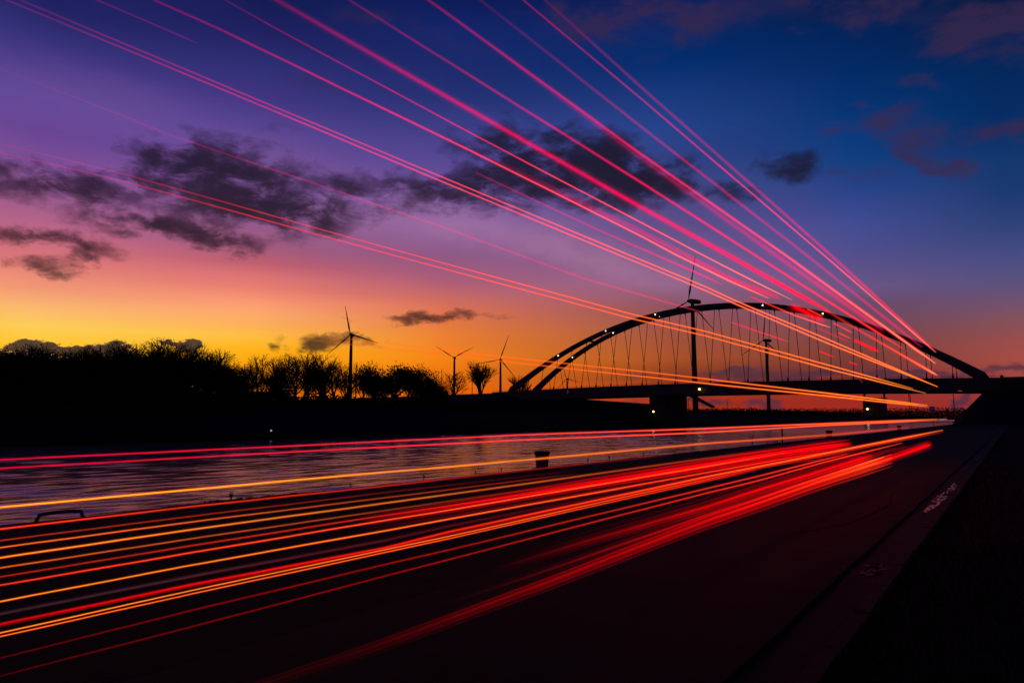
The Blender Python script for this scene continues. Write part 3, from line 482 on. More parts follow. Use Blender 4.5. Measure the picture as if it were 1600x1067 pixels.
# road: asphalt slab with a slightly uneven worn edge on both sides
def ribbon(name, xl, xr, y0, y1, z, m, n, jit=.03, thick=.05, seed=3):
    r = random.Random(seed); b = MB(); pv = None
    for k in range(n + 1):
        y = y0 + (y1 - y0) * (k / n) ** 1.8
        a = xl + r.uniform(-jit, jit); c = xr + r.uniform(-jit * .35, jit * .35)
        if pv:
            (ya, aa, ca) = pv
            b.quad((aa, ya, z), (ca, ya, z), (c, y, z), (a, y, z))
            b.quad((ca, ya, z), (ca, ya, z - thick), (c, y, z - thick), (c, y, z))
            b.quad((aa, ya, z - thick), (aa, ya, z), (a, y, z), (a, y, z - thick))
        pv = (y, a, c)
    return tag(b.build(name, m), kind='structure')
road = ribbon('road', -4.2, -1.44, -20, 420, .004, M['asphalt'], 260, .05, .07)
sheet('gutter', -1.47, -.99, -20, 420, -.034, M['gutter'], 1, 60)
# cracks in the asphalt, each a thin wandering dark strip laid on the surface
def crack(pts, w, seed):
    r = random.Random(seed); fine = []
    for (xa, ya), (xb, yb) in zip(pts[:-1], pts[1:]):
        for k in range(6):
            f = k / 6; fine.append((xa + (xb - xa) * f + r.uniform(-.015, .015), ya + (yb - ya) * f + r.uniform(-.08, .08)))
    fine.append(pts[-1]); b = MB()
    for k in range(len(fine) - 1):
        (xa, ya), (xb, yb) = fine[k], fine[k + 1]; wa = w * r.uniform(.4, 1.3); 
        d = Vector((xb - xa, yb - ya, 0)).normalized(); nn = Vector((-d.y, d.x, 0)) * wa
        b.quad((xa - nn.x, ya - nn.y, .0085), (xa + nn.x, ya + nn.y, .0085), (xb + nn.x, yb + nn.y, .0085), (xb - nn.x, yb - nn.y, .0085))
    return b.build('crack', M['crack'], road)
crack([(-2.5, 9.2), (-2.2, 10.2), (-1.98, 10.9), (-1.83, 13.4), (-2.05, 15.8), (-1.8, 17.6), (-1.47, 19.3)], .022, 5)
crack([(-1.95, 11.4), (-1.75, 11.7), (-1.5, 12.4)], .014, 6)
# kerb stones along the gutter (light concrete), one object each
kb = MB(); L = 1.0
kb.hexa([(0, 0, -.10), (.135, 0, -.10), (.135, L - .012, -.10), (0, L - .012, -.10), (.012, 0, .022), (.123, 0, .026), (.123, L - .012, .026), (.012, L - .012, .022)])
kerb_me = kb.mesh('kerb_stone', M['kerb'])
kerb = empty('kerb', (-1.115, 0, 0)); kerb['kind'] = 'structure'
rk = random.Random(8)
for k in range(70):
    o = link('kerb_stone', kerb_me, kerb); o.location = (rk.uniform(-.008, .008), 1.0 + k * L, rk.uniform(-.012, .006)); o.rotation_euler = (rk.uniform(-.006, .006), rk.uniform(-.02, .02), rk.uniform(-.006, .006))
far_kerb = MB()
far_kerb.box(0, .13, 71.2, 300, -.1, .022)
far_kerb.build('kerb_run', M['kerb'], kerb)
# coping blocks along the quay edge
cb = MB(); CL = 2.0
cb.hexa([(0, 0, -.32), (.55, 0, -.32), (.55, CL - .02, -.32), (0, CL - .02, -.32), (0.02, 0, .0), (.55, 0, .0), (.55, CL - .02, .0), (.02, CL - .02, .0)])
cop_me = cb.mesh('coping_stone', M['coping'])
quay = empty('quay_edge', (QX - .03, 0, 0)); quay['kind'] = 'structure'
for k in range(48):
    o = link('coping_stone', cop_me, quay); o.location = (rk.uniform(-.01, .01), -4 + k * CL, rk.uniform(-.006, .004)); o.rotation_euler = (0, rk.uniform(-.006, .006), 0)
MB().box(0, .54, 92.2, 420, -.32, -.004).build('coping_run', M['coping'], quay)
# puddles lying in the gutter
def puddle(cx, cy, rx, ry, z, seed, m='puddle'):
    r = random.Random(seed); n = 34; b = MB(); ring = []
    ph = [r.uniform(0, 6.3) for _ in range(4)]
    for k in range(n):
        w = 2 * math.pi * k / n; q = 1 + .16 * math.sin(3 * w + ph[0]) + .12 * math.sin(5 * w + ph[1]) + .08 * math.sin(9 * w + ph[2])
        ring.append((cx + rx * q * math.cos(w), cy + ry * q * math.sin(w), z))
    b.v = ring; b.f = [tuple(range(n))]
    return tag(b.build('puddle', M[m]), kind='structure')
puddle(-1.25, 15.0, .085, 1.75, -.028, 1); puddle(-1.20, 18.0, .07, 1.2, -.028, 3)
puddle(-1.25, 7.95, .11, .36, -.028, 4, 'mud'); puddle(-1.25, 33, .09, 3.0, -.028, 5, 'mud'); puddle(-1.3, 26, .06, 1.4, -.028, 6, 'mud')

# far bank: low revetment, grassy dike, plateau behind; the bridge approach ramp rises on it
fb = MB()
fprof = [(FX, -4.0), (FX, -1.3), (FX - 1.0, -1.25), (-101, .6), (-108, 3.2), (-112, 3.5), (-160, 3.4), (-420, 2.2), (-1200, 1.4)]
ys = [-300, -100, 0, 60, 120, 170, 200, 260, 340, 500, 900, 1400]
for ya, yb in zip(ys[:-1], ys[1:]):
    for (xa, za), (xb, zb) in zip(fprof[:-1], fprof[1:]):
        fb.quad((xb, ya, zb), (xb, yb, zb), (xa, yb, za), (xa, ya, za))
tag(fb.build('far_bank', M['field']), kind='structure')
def mound(name, path, m):
    """path: list of (x, y0_toe, y0_top, y1_top, y1_toe, z_base, z_top) cross sections"""
    b = MB(); pv = None
    for (x, a, bq, c, d, zb, zt) in path:
        cur = [(x, a, zb), (x, bq, zt), (x, c, zt), (x, d, zb)]
        if pv:
            for k in range(3): b.quad(pv[k], cur[k], cur[k + 1], pv[k + 1])
        pv = cur
    first = path[0]; last = path[-1]
    for (x, a, bq, c, d, zb, zt) in (first, last): b.quad((x, a, zb), (x, d, zb), (x, c, zt), (x, bq, zt))
    return tag(b.build(name, m), kind='structure')
mound('approach_embankment', [(-600, 190, 214, 236, 262, 2, 9.0), (-230, 192, 213.5, 235, 258, 2.5, 10.6), (-165, 196, 213.5, 234, 252, 3, 11.1), (-150, 200, 213.5, 234, 250, 3, 8.6), (-132, 202, 213.5, 234, 248, 3, 8.4), (-118, 204, 213, 234, 246, 3, 7.3), (-104, 208, 213, 234, 244, 2, 6.3), (-99.3, 210, 214, 232, 240, 0, 4.6)], M['field'])
mound('abutment_embankment', [(-12.5, 200, 206, 244, 250, -.5, .4), (-10.5, 190, 206, 244, 256, -.5, 2.6), (-5.4, 185, 208, 242, 262, -.5, 8.3), (-2.8, 184, 210, 240, 262, -.5, 8.66), (8, 182, 212, 238, 262, -.5, 8.66), (300, 182, 212, 238, 262, -.5, 8.4)], M['field'])
mound('abutment_spoil_heap', [(6, 100, 120, 150, 182, -.5, .8), (14, 96, 130, 170, 184, -.5, 4.0), (60, 96, 130, 170, 184, -.5, 5.0)], M['field'])

# ------------------------------------------------------------------ arch bridge
XL, XR, ZT, LEAN, BW, Z0, PN = -158.17, -5.07, 38.49, 6.25, 16.18, 11.5, 2.097
XC, XA = (XL + XR) / 2, (XR - XL) / 2
def rib_point(X, far):
    h = 1 - min(1, abs((X - XC) / XA)) ** PN
    return Vector((X, BY + BW - LEAN * h if far else BY + LEAN * h, Z0 + (ZT - Z0) * h))
def deck_top(X): return 12.72 - .95 * ((X + 80) / 78) ** 2
bridge = tag(empty('arch_bridge', (-80, BY, 0)), 'steel tied-arch road bridge with leaning ribs and thin hangers over the canal', 'bridge')
OFF = Vector((-80, BY, 0))
def bp(mb, name, m, parent=bridge, smooth=False):
    mb.v = [(x + 80, y - BY, z) for x, y, z in mb.v]
    return mb.build(name, m, parent, smooth)
for far in (False, True):
    b = MB(); pv = None; n = 72
    for k in range(n + 1):
        X = XL - 1.2 + (XR - XL + 2.4) * k / n
        p = rib_point(max(XL, min(XR, X)), far)
        if X < XL: p = p + Vector((X - XL, 0, (X - XL) * .55))
        if X > XR: p = p + Vector((X - XR, 0, -(X - XR) * .55))
        h = (p.z - Z0) / (ZT - Z0)
        q = rib_point(max(XL, min(XR, X + .5)), far) - rib_point(max(XL, min(XR, X - .5)), far)
        nn = Vector((-q.z, 0, q.x)).normalized(); hd = .72 + .55 * (1 - max(0, h)) ** 3; hw = .62
        cur = [p - nn * hd + Vector((0, -hw, 0)), p - nn * hd + Vector((0, hw, 0)), p + nn * hd + Vector((0, hw, 0)), p + nn * hd + Vector((0, -hw, 0))]
        if pv:
            for j in range(4): b.quad(pv[j], cur[j], cur[(j + 1) % 4], pv[(j + 1) % 4])
        pv = cur
    bp(b, 'arch_rib', M['steel'])
# bracing between the two ribs near the crown
for X in (-126, -110, -95, -81.6, -68, -53, -37):
    bp(MB().tube([rib_point(X, False), rib_point(X, True)], .38, 8), 'cross_brace', M['steel'])
# deck: edge girders, slab, parapet rails
for yy in (BY - 1.2, BY + BW - .1):
    b = MB(); xs = [XL - 8 + k * (XR - XL + 12) / 40 for k in range(41)]
    for xa, xb in zip(xs[:-1], xs[1:]):
        b.hexa([(xa, yy, deck_top(xa) - 3.75), (xb, yy, deck_top(xb) - 3.75), (xb, yy + 1.3, deck_top(xb) - 3.75), (xa, yy + 1.3, deck_top(xa) - 3.75),
                (xa, yy, deck_top(xa) - .1), (xb, yy, deck_top(xb) - .1), (xb, yy + 1.3, deck_top(xb) - .1), (xa, yy + 1.3, deck_top(xa) - .1)])
    bp(b, 'edge_girder', M['steel'])
b = MB(); xs = [XL - 8 + k * (XR - XL + 12) / 20 for k in range(21)]
for xa, xb in zip(xs[:-1], xs[1:]):
    b.hexa([(xa, BY + .1, deck_top(xa) - 1.6), (xb, BY + .1, deck_top(xb) - 1.6), (xb, BY + BW - .1, deck_top(xb) - 1.6), (xa, BY + BW - .1, deck_top(xa) - 1.6),
            (xa, BY + .1, deck_top(xa) - .9), (xb, BY + .1, deck_top(xb) - .9), (xb, BY + BW - .1, deck_top(xb) - .9), (xa, BY + BW - .1, deck_top(xa) - .9)])
bp(b, 'deck_slab', M['concrete'])
for yy in (BY - 1.0, BY + BW + .9):
    b = MB()
    for dz in (.25,):
        b.tube([(x, yy, deck_top(x) + dz) for x in xs], .05, 5)
    k = XL - 8
    while k < XR + 4: b.tube([(k, yy, deck_top(k) - .1), (k, yy, deck_top(k) + .25)], .03, 4); k += 3
    bp(b, 'parapet_rail', M['cable'])
# hangers: one object each, with its end fittings
for far in (False, True):
    for k in range(24):
        X = -12.4 - 5.97 * k
        top = rib_point(X, far); yd = BY + BW + .3 if far else BY - .3
        bot = Vector((X, yd, deck_top(X) - .1))
        if top.z - bot.z < 1.6: continue
        h = bp(MB().tube([bot, top], .10, 5), 'hanger', M['cable'])
        d = (top - bot).normalized()
        s1 = bp(MB().tube([bot, bot + d * .9, bot + d * 1.5], [.30, .20, .08], 6), 'lower_socket', M['steel'], h)
        s2 = bp(MB().tube([top - d * 1.7, top - d * .7], [.08, .26], 6), 'upper_socket', M['steel'], h)
# supports
bp(MB().box(-99.2, -92.8, BY - .6, BY + BW + .4, -4.0, 8.85), 'pier', M['concrete'])
bp(MB().box(-5.9, -1.6, BY - 1.2, BY + BW + 1.2, -.5, 8.6).box(-2.2, -1.6, BY - 1.5, BY + BW + 1.5, 8.6, 12.3), 'abutment', M['concrete'])
bp(MB().box(-164, -156, BY - .8, BY + BW + .8, 1.0, 8.0), 'abutment', M['concrete'])
b = MB(); b.box(-1.55, 300, BY - 1.2, BY + BW + 1.2, 8.7, 11.75)
bp(b, 'approach_viaduct', M['concrete'])
bp(MB().hexa([(-87.8, BY + 6, 8.6), (-87.2, BY + 6, 9.2), (-87.2, BY + 8, 9.2), (-87.8, BY + 8, 8.6), (-80.2, BY + 6, 4.6), (-79.6, BY + 6, 5.2), (-79.6, BY + 8, 5.2), (-80.2, BY + 8, 4.6)]), 'inspection_stair', M['steel'])
# lamps on the ribs: real lamps lit in the photograph
def rib_lamp(X, far):
    p = rib_point(X, far); side = Vector((0, -.78, 0))
    h = bp(MB().lathe([(.16, -.18), (.24, -.05), (.24, .10), (.12, .2)], 10, tuple(p + side)), 'arch_lamp', M['iron'])
    bp(MB().lathe([(.05, -.24), (.20, -.10), (.23, .04), (.17, .17), (.05, .23)], 10, tuple(p + side + Vector((0, -.16, 0)))), 'lamp_glass', M['lampwhite'], h)
for X in (-137.2, -117.9, -98.9, -62.2, -44.4): rib_lamp(X, False)
for X in (-137, -118.2, -99.2, -61.0): rib_lamp(X, True)

# lamps and signs fixed to the bridge
def small_lamp(name, label, loc, r, m, post=0.0):
    e = tag(empty(name, loc), label, 'lamp')
    MB().lathe([(r * .5, -r * .9), (r * .95, -r * .3), (r, r * .2), (r * .55, r)], 12).build('lamp_glass', m, e, True)
    MB().lathe([(r * .6, r * .9), (r * 1.15, r), (r * .9, r * 1.5), (r * .2, r * 1.7)], 12).build('lamp_hood', M['iron'], e)
    if post: MB().tube([(0, r * 1.4, -post), (0, r * 1.4, r * 1.3)], r * .25, 6).build('post', M['iron'], e)
    else: MB().box(-r * .3, r * .3, r * .8, r * 2.2, -r * .3, r * 1.4).build('bracket', M['iron'], e)
    return e
def pix(x, y, Y):
    """point on the plane at distance Y seen at the given bearing; bearings were measured from the photograph"""
    f, p, yw = 1067.0, R(6.363), R(36.17)
    fw = Vector((-math.sin(yw) * math.cos(p), math.cos(yw) * math.cos(p), math.sin(p))); rt = Vector((math.cos(yw), math.sin(yw), 0)); up = rt.cross(fw)
    d = fw + rt * ((x - 800) / f) + up * ((533.5 - y) / f)
    return Vector((0, 0, 1.5)) + d * (Y / d.y)
small_lamp('navigation_light', 'yellow navigation light on the bridge girder beside the central turbine tower', pix(1093, 608, BY - 2.2), .34, M['lampyellow'])
small_lamp('pier_light', 'greenish yellow light at the foot of the bridge pier', pix(1021, 643, BY - 2.6), .28, M['lampyellow'], 1.5)
small_lamp('bank_light', 'tiny white light low in the dark far bank at left', (-100.5, *pix(164, 664, 41.6)[1:2], -.1), .13, M['lampdim'], 1.2)
small_lamp('bank_light', 'tiny pale green light at the water line of the far bank', (-98.2, 67.6, -.6), .16, M['lampdim'], 1.0)
def nav_sign(x, y, label, flip):
    p = pix(x, y, BY - 1.75); e = tag(empty('navigation_sign', p), label, 'sign'); s = .85
    for sgn, m in ((-1, M['white'] if flip else M['red']), (1, M['red'] if flip else M['white'])):
        b = MB(); q = [(0, 0, s), (sgn * s, 0, 0), (0, 0, -s)]
        i = [(a, -.05, c) for a, _, c in q]; o = [(a, .05, c) for a, _, c in q]
        b.tri(*i); b.tri(*reversed(o))
        for k in range(3): b.quad(i[k], o[k], o[(k + 1) % 3], i[(k + 1) % 3])
        b.build('board_half', m, e)
    MB().box(-.08, .08, .06, .5, -.5, .5).build('bracket', M['iron'], e)
nav_sign(886.5, 612, 'small red and white diamond sign on the left part of the bridge girder', False)
nav_sign(1347.5, 594.5, 'small white and red diamond sign on the right part of the bridge girder', True)

# ------------------------------------------------------------------ wind turbines
def turbine(label, x, y, hub, blade, yaw, angs, group='wind turbines on the horizon'):
    e = tag(empty('wind_turbine', (x, y, 0)), label, 'wind turbine', group)
    MB().lathe([(2.5, -4), (2.45, 2), (2.2, hub * .4), (1.75, hub * .8), (1.45, hub - 1.6)], 20).build('tower', M['turbine'], e, True)
    ax = Vector((math.sin(yaw), math.cos(yaw), 0)); sd = Vector((math.cos(yaw), -math.sin(yaw), 0))     # ax points out of the rotor
    b = MB(); c = Vector((0, 0, hub)); pv = None
    for t_, w, h_ in ((-9.0, 1.0, 1.0), (-8.2, 1.7, 1.7), (-2, 2.0, 2.0), (2.4, 1.9, 1.9), (3.4, 1.3, 1.3)):
        ring = []
        for k in range(8):
            a = math.pi / 8 + k * math.pi / 4; ring.append(c + ax * t_ + sd * (w * 1.08 * math.cos(a)) + Vector((0, 0, h_ * 1.08 * math.sin(a))))
        if pv:
            for k in range(8): b.quad(pv[k], ring[k], ring[(k + 1) % 8], pv[(k + 1) % 8])
        else: b.f.append(tuple(range(len(b.v), len(b.v) + 8))); b.v += [tuple(q) for q in ring]
        pv = ring
    b.build('nacelle', M['turbine'], e)
    hc = c + ax * 4.4
    b = MB(); b.tube([hc - ax * 1.2, hc, hc + ax * .9, hc + ax * 1.6], [1.35, 1.5, 1.0, .15], 12); hb = b.build('hub', M['turbine'], e, True)
    for a in angs:
        d = sd * math.cos(R(a)) + Vector((0, 0, math.sin(R(a)))); cr = ax.cross(d).normalized()
        b = MB(); pv = None
        for s_, w, th in ((.02, 1.0, 1.0), (.08, 1.1, .9), (.2, 2.0, .45), (.45, 1.45, .28), (.75, .9, .16), (.95, .5, .08), (1.0, .12, .04)):
            p = hc + d * (1.0 + s_ * blade); tw = (1 - s_) * .35
            u = (cr * math.cos(tw) + ax * math.sin(tw)); v = (ax * math.cos(tw) - cr * math.sin(tw))
            ring = [p - u * w * .35, p + v * th * .5, p + u * w * .65, p - v * th * .5]
            if pv:
                for k in range(4): b.quad(pv[k], ring[k], ring[(k + 1) % 4], pv[(k + 1) % 4])
            else: b.quad(*ring)
            pv = ring
        b.quad(*reversed(pv)); b.build('blade', M['turbine'], e)
    return e
turbine('wind turbine rising alone out of the woods left of the bridge', -623.7, 532.7, 98.5, 34, math.atan2(623.7, -532.7) + .25, (78, 198, 318))
turbine('wind turbine behind the spreading bare tree, left of two small ones', -741.5, 852.8, 99.9, 36, math.atan2(741.5, -852.8) + .15, (152, 32, 272))
turbine('wind turbine right beside the left foot of the bridge arch', -701.2, 925.9, 99.7, 44, math.atan2(701.2, -925.9) + .15, (110, 230, 350))
turbine('smallest and farthest wind turbine, seen through the left hangers', -918.9, 1495.8, 100.1, 40, math.atan2(918.9, -1495.8) + .4, (75, 195, 315))
turbine('largest wind turbine, its nacelle peeking over the arch crown', -213.9, 551.8, 99.4, 38, R(205), (105, 225, 345))
turbine('wind turbine with its head framed by hangers in the right half of the arch', -250.3, 894.0, 99.7, 42, R(208), (98, 218, 338))

# ------------------------------------------------------------------ lamp posts, mast, far building
def lamp_post(label, x, y, z, h, arm, group=None, r=.09, head=None):
    e = tag(empty('lamp_post', (x, y, z)), label, 'lamp post', group)
    MB().tube([(0, 0, 0), (0, 0, h * .5), (0, 0, h)], [r, r * .8, r * .55], 8).build('post', M['iron'], e)
    MB().tube([(0, 0, h - .1), (arm * .5, 0, h + .15), (arm, 0, h + .15)], r * .5, 6).build('arm', M['iron'], e)
    MB().hexa([(arm - .1, -.14, h + .02), (arm + .6, -.12, h + .02), (arm + .6, .12, h + .02), (arm - .1, .14, h + .02), (arm - .1, -.1, h + .2), (arm + .5, -.08, h + .16), (arm + .5, .08, h + .16), (arm - .1, .1, h + .2)]).build('lamp_head', head or M['iron'], e)
    return e
lamp_post('slim lamp mast on the approach, left of the spreading bare tree', -203.1, 225, 10.4, 12.3, .3, r=.16)
lamp_post('slim lamp mast on the approach between the two bare trees', -185.5, 225, 10.6, 10.0, .3, r=.16)
lamp_post('thin post standing under the bridge just right of the pier', -92.5, 232, 0.0, 8.0, .3, r=.14)
lamp_post('thin post under the bridge between the two turbine towers', -89.0, 262.5, -1.0, 9.3, .3, r=.14)
lamp_post('street lamp with red-lit head below the right end of the girder', -9.0, 153.5, -.1, 6.5, .9, r=.10, head=M['lampred'])
ms = tag(empty('lattice_mast', (-98, 928, 0)), 'far lattice mast under the right part of the bridge', 'mast')
b = MB()
for sx, sy in ((-1, -1), (1, -1), (1, 1), (-1, 1)): b.tube([(sx * 1.5, sy * 1.5, 0), (sx * .5, sy * .5, 34)], .22, 4)
b.build('leg', M['iron'], ms)
b = MB()
for k in range(10):
    z0, z1 = k * 3.4, k * 3.4 + 3.4; w0, w1 = 1.5 - z0 / 34, 1.5 - z1 / 34
    for (ax_, ay_), (bx_, by_) in (((-1, -1), (1, -1)), ((1, -1), (1, 1)), ((1, 1), (-1, 1)), ((-1, 1), (-1, -1))):
        b.tube([(ax_ * w0, ay_ * w0, z0), (bx_ * w1, by_ * w1, z1)], .12, 3)
b.build('lattice', M['iron'], ms)
h = tag(empty('canal_house', (-101, 690, 1.0)), 'dark house with two end chimneys beyond the bridge, one lamp lit', 'house')
MB().box(-9, 9, 0, 10, 0, 17.5).build('wall', M['brick'], h)
MB().box(-9.6, 9.6, -.6, 10.6, 17.5, 18.2).build('roof', M['iron'], h)
for sx in (-1, 1): MB().box(sx * 8 - .7, sx * 8 + .7, 3, 5, 18.2, 22.4).build('chimney', M['brick'], h)
for i in range(5):
    for j in range(3):
        w = MB().box(-7.4 + i * 3.2, -5.6 + i * 3.2, -.12, -.02, 3 + j * 5, 5.6 + j * 5).build('window', M['glass'], h)
small_lamp('wall_lamp', 'yellow lamp lit on the dark house beyond the bridge', pix(1355.5, 639, 686), .8, M['lampyellow'])

# ------------------------------------------------------------------ quay furniture
def bollard(label, y, s=1.0):
    e = tag(empty('mooring_bollard', (QX + .27, y, 0)), label, 'bollard', 'mooring bollards on the quay edge')
    MB().lathe([(.185 * s, 0), (.185 * s, .04), (.18 * s, .05), (.205 * s, .40 * s)], 28).build('body', M['iron'], e, True)
    MB().lathe([(.207 * s, .40 * s), (.238 * s, .455 * s), (.244 * s, .485 * s), (.235 * s, .51 * s), (.19 * s, .522 * s), (.05, .526 * s)], 28).build('cap', M['iron'], e, True)
    MB().lathe([(.30 * s, .0), (.30 * s, .022), (.2 * s, .03)], 24).build('base_plate', M['iron'], e)
bollard('black flared mooring bollard nearest on the quay edge, against bright water', 17.0)
bollard('smaller looking mooring bollard farther along the quay under the bridge', 56.0, 1.05)
bollard('farthest mooring bollard on the quay, hardly visible near the bridge', 95.0, 1.05)
def grab_rail(label, y, w):
    e = tag(empty('mooring_rail', (QX + .16, y, 0)), label, 'rail', 'tubular rails on the quay edge')
    pts = []
    for k in range(25):
        t_ = k / 24
        if t_ < .25: q = t_ / .25; pts.append((0, -w / 2 + .14 * w * q, -.12 + .225 * q))
        elif t_ > .75: q = (1 - t_) / .25; pts.append((0, w / 2 - .10 * w * q, -.12 + .225 * q))
        else: q = (t_ - .25) / .5; pts.append((0, -w / 2 + .14 * w + w * .76 * q, .105 + .016 * math.sin(math.pi * q)))
    MB().tube(pts, .026, 10).build('bar', M['rail'], e, True)
    for s_ in (-1, 1): MB().lathe([(.05, 0), (.05, .012), (.03, .02)], 12, (0, s_ * w * .47, 0)).build('foot_plate', M['rail'], e)
grab_rail('bent tube rail on the quay edge at far left, against the water', 4.36, .72)
grab_rail('tiny tube rail on the quay edge beside the short thin post', 42.0, .75)
e = tag(empty('quay_post', (QX + .3, 42.9, 0)), 'short thin post on the quay edge below the right-hand turbine', 'post')
MB().tube([(0, 0, 0), (0, 0, 1.35)], .045, 8).build('shaft', M['iron'], e)
MB().lathe([(.06, 1.35), (.06, 1.42), (.02, 1.46)], 10).build('cap', M['iron'], e)
e = tag(empty('road_sign', (-9.9, 121, -.02)), 'small blue square sign at the far end of the quay road', 'sign')
MB().tube([(0, 0.05, 0), (0, 0.05, 3.1)], .04, 6).build('post', M['iron'], e)
MB().box(-.33, .33, -.02, .02, 2.45, 3.2).build('panel', M['blue'], e)
MB().box(-.05, .05, -.026, -.021, 2.6, 3.05).build('symbol', M['white'], e)

# ------------------------------------------------------------------ trees
def grow(seed, kind):
    """returns (trunk mesh, crown mesh) of a tree about 10 m tall"""
    r = random.Random(seed); tr = MB(); cw = MB(); tips = []; segs = []
    cfg = {'bare': (5, (5, 4, 4, 3), .68, 42), 'vase': (5, (6, 4, 4, 3), .72, 26), 'dense': (5, (5, 4, 4, 3), .66, 50), 'spike': (4, (9, 4, 3), .42, 34), 'oak': (5, (5, 5, 4, 3), .66, 46)}[kind]
    depth, kids, ratio, spread = cfg
    def seg(p, d, ln, rad, lvl):
        n = 3 if lvl < 2 else 2; pts = [p]; q = p.copy(); dd = d.copy()
        for k in range(n):
            dd = (dd + Vector((r.uniform(-.16, .16), r.uniform(-.16, .16), r.uniform(-.04, .12 if lvl < 2 else .05)))).normalized()
            q = q + dd * (ln / n); pts.append(q.copy())
        rr = [max(.014, rad * (1 - .4 * k / n)) for k in range(n + 1)]
        segs.append((pts, rr, lvl))
        if lvl >= depth - 1: tips.append((q, dd)); return
        m = kids[min(lvl, len(kids) - 1)]
        for i in range(m):
            t_ = r.uniform(.4, 1.0) if lvl else r.uniform(.35, 1.0)
            f = t_ * n; k = min(n - 1, int(f)); s0 = pts[k].lerp(pts[k + 1], f - k)
            az = 2 * math.pi * (i + r.uniform(-.3, .3)) / m; an = R(spread * r.uniform(.55, 1.3))
            a = dd.orthogonal().normalized(); b_ = dd.cross(a)
            nd = (dd * math.cos(an) + (a * math.cos(az) + b_ * math.sin(az)) * math.sin(an)).normalized()
            nd = (nd + Vector((0, 0, .22 if lvl < 2 else .04))).normalized()
            seg(s0, nd, ln * ratio * r.uniform(.75, 1.2), rad * .5, lvl + 1)
        seg(pts[-1], (dd + Vector((r.uniform(-.2, .2), r.uniform(-.2, .2), .3 if lvl < 1 else .1))).normalized(), ln * ratio * r.uniform(.8, 1.1), rad * .6, lvl + 1)
    if kind == 'spike':
        p0 = Vector((0, 0, 0)); tr.tube([(0, 0, 0), (.1, 0, 4), (0, .1, 9.8)], [.12, .08, .02], 5)
        for k in range(46):
            z = 2.2 + 7.4 * (k / 46); a = k * 2.4; d = Vector((math.cos(a) * .5, math.sin(a) * .5, 1)).normalized()
            seg(Vector((.03, .03, z)), d, 1.5 * (1.15 - z / 11), .022, 3)
    else:
        seg(Vector((0, 0, -.3)), Vector((0, 0, 1)), {'bare': 3.4, 'vase': 2.4, 'dense': 2.3, 'oak': 2.3}[kind], {'bare': .22, 'vase': .2, 'dense': .22, 'oak': .24}[kind], 0)
    ez = sorted(q.z for q, _ in tips); er = sorted(math.hypot(q.x, q.y) for q, _ in tips); zmax = ez[int(len(ez) * .95)] if kind != 'spike' else 99; rmax = er[int(len(er) * .95)]
    keep = lambda q: q.z < zmax * (1 + .04 * math.sin(q.x * 2.1) + .04 * math.sin(q.y * 1.7)) and math.hypot(q.x, q.y) < rmax * 1.05
    if kind in ('oak', 'dense'):               # rounded crown
        zc = zmax * .45; ztop = ez[-1] * .97; lob = r.uniform(0, 6)
        keep = lambda q: (math.hypot(q.x, q.y) / er[-1]) ** 2 * 1.25 + (max(0, q.z - zc) / (ztop - zc)) ** 2 < .92 + .12 * math.sin(3 * math.atan2(q.y, q.x) + lob) + .07 * math.sin(q.z * 3 + lob)
    for pts_, rr_, lv in segs:
        if lv < 3 or keep(pts_[-1]): (tr if lv < 2 else cw).tube(pts_, rr_, 6 if lv < 2 else 3, cap=False)
    tips = [t for t in tips if keep(t[0])]
    if kind in ('dense', 'bare', 'oak'):
        npt = {'dense': 14, 'oak': 7, 'bare': 1}[kind]; lf = kind != 'bare'
        for q, d in tips:
            for k in range(npt):
                c = q + Vector((r.gauss(0, .33), r.gauss(0, .33), r.gauss(0, .28))) if lf else q + Vector((r.gauss(0, .12), r.gauss(0, .12), r.gauss(0, .12)))
                s_ = r.uniform(.06, .13) if lf else r.uniform(.03, .06)
                u = Vector((r.gauss(0, 1), r.gauss(0, 1), r.gauss(0, 1))).normalized(); v = u.orthogonal().normalized()
                cw.quad(c - u * s_, c + v * s_ * .6, c + u * s_, c - v * s_ * .6)
    zs = [v[2] for v in cw.v] + [v[2] for v in tr.v]; zs.sort(); top = zs[int(len(zs) * .992)]; k = 10.0 / top
    for mb in (tr, cw): mb.v = [(x * k, y * k, z * k) for x, y, z in mb.v]
    return tr.mesh(kind + '_trunk', M['bark']), cw.mesh(kind + '_crown', M['leaf'] if kind in ('dense', 'oak') else M['bark'])
PROTO = {'bare': [grow(s, 'bare') for s in (1, 2, 3, 4)], 'vase': [grow(s, 'vase') for s in (5, 6)], 'dense': [grow(s, 'dense') for s in (7, 8, 9)], 'spike': [grow(10, 'spike')], 'oak': [grow(s, 'oak') for s in (12, 13)]}
rt_ = random.Random(21)
cnt = {k: 0 for k in PROTO}
for kind, x, y, hgt, label in TREES:
    tm, cm = PROTO[kind][cnt[kind] % len(PROTO[kind])]; cnt[kind] += 1
    belt = label.startswith(('dark ', 'twiggy '))
    e = tag(empty('tree', (x, y, 3.3), rt_.uniform(0, 6.28)), label, 'tree', ('trees of the black belt' if 'belt' in label else 'gap-filling trees') if belt else 'trees standing out on the far bank')
    s_ = (hgt + .1) / 10.0 * (1.06 if kind == 'bare' else 1.0); w = s_ * (rt_.uniform(1.1, 1.4) if kind == 'dense' else rt_.uniform(1.05, 1.35)); e.scale = (w, w, s_)
    link('trunk', tm, e); link('crown', cm, e)
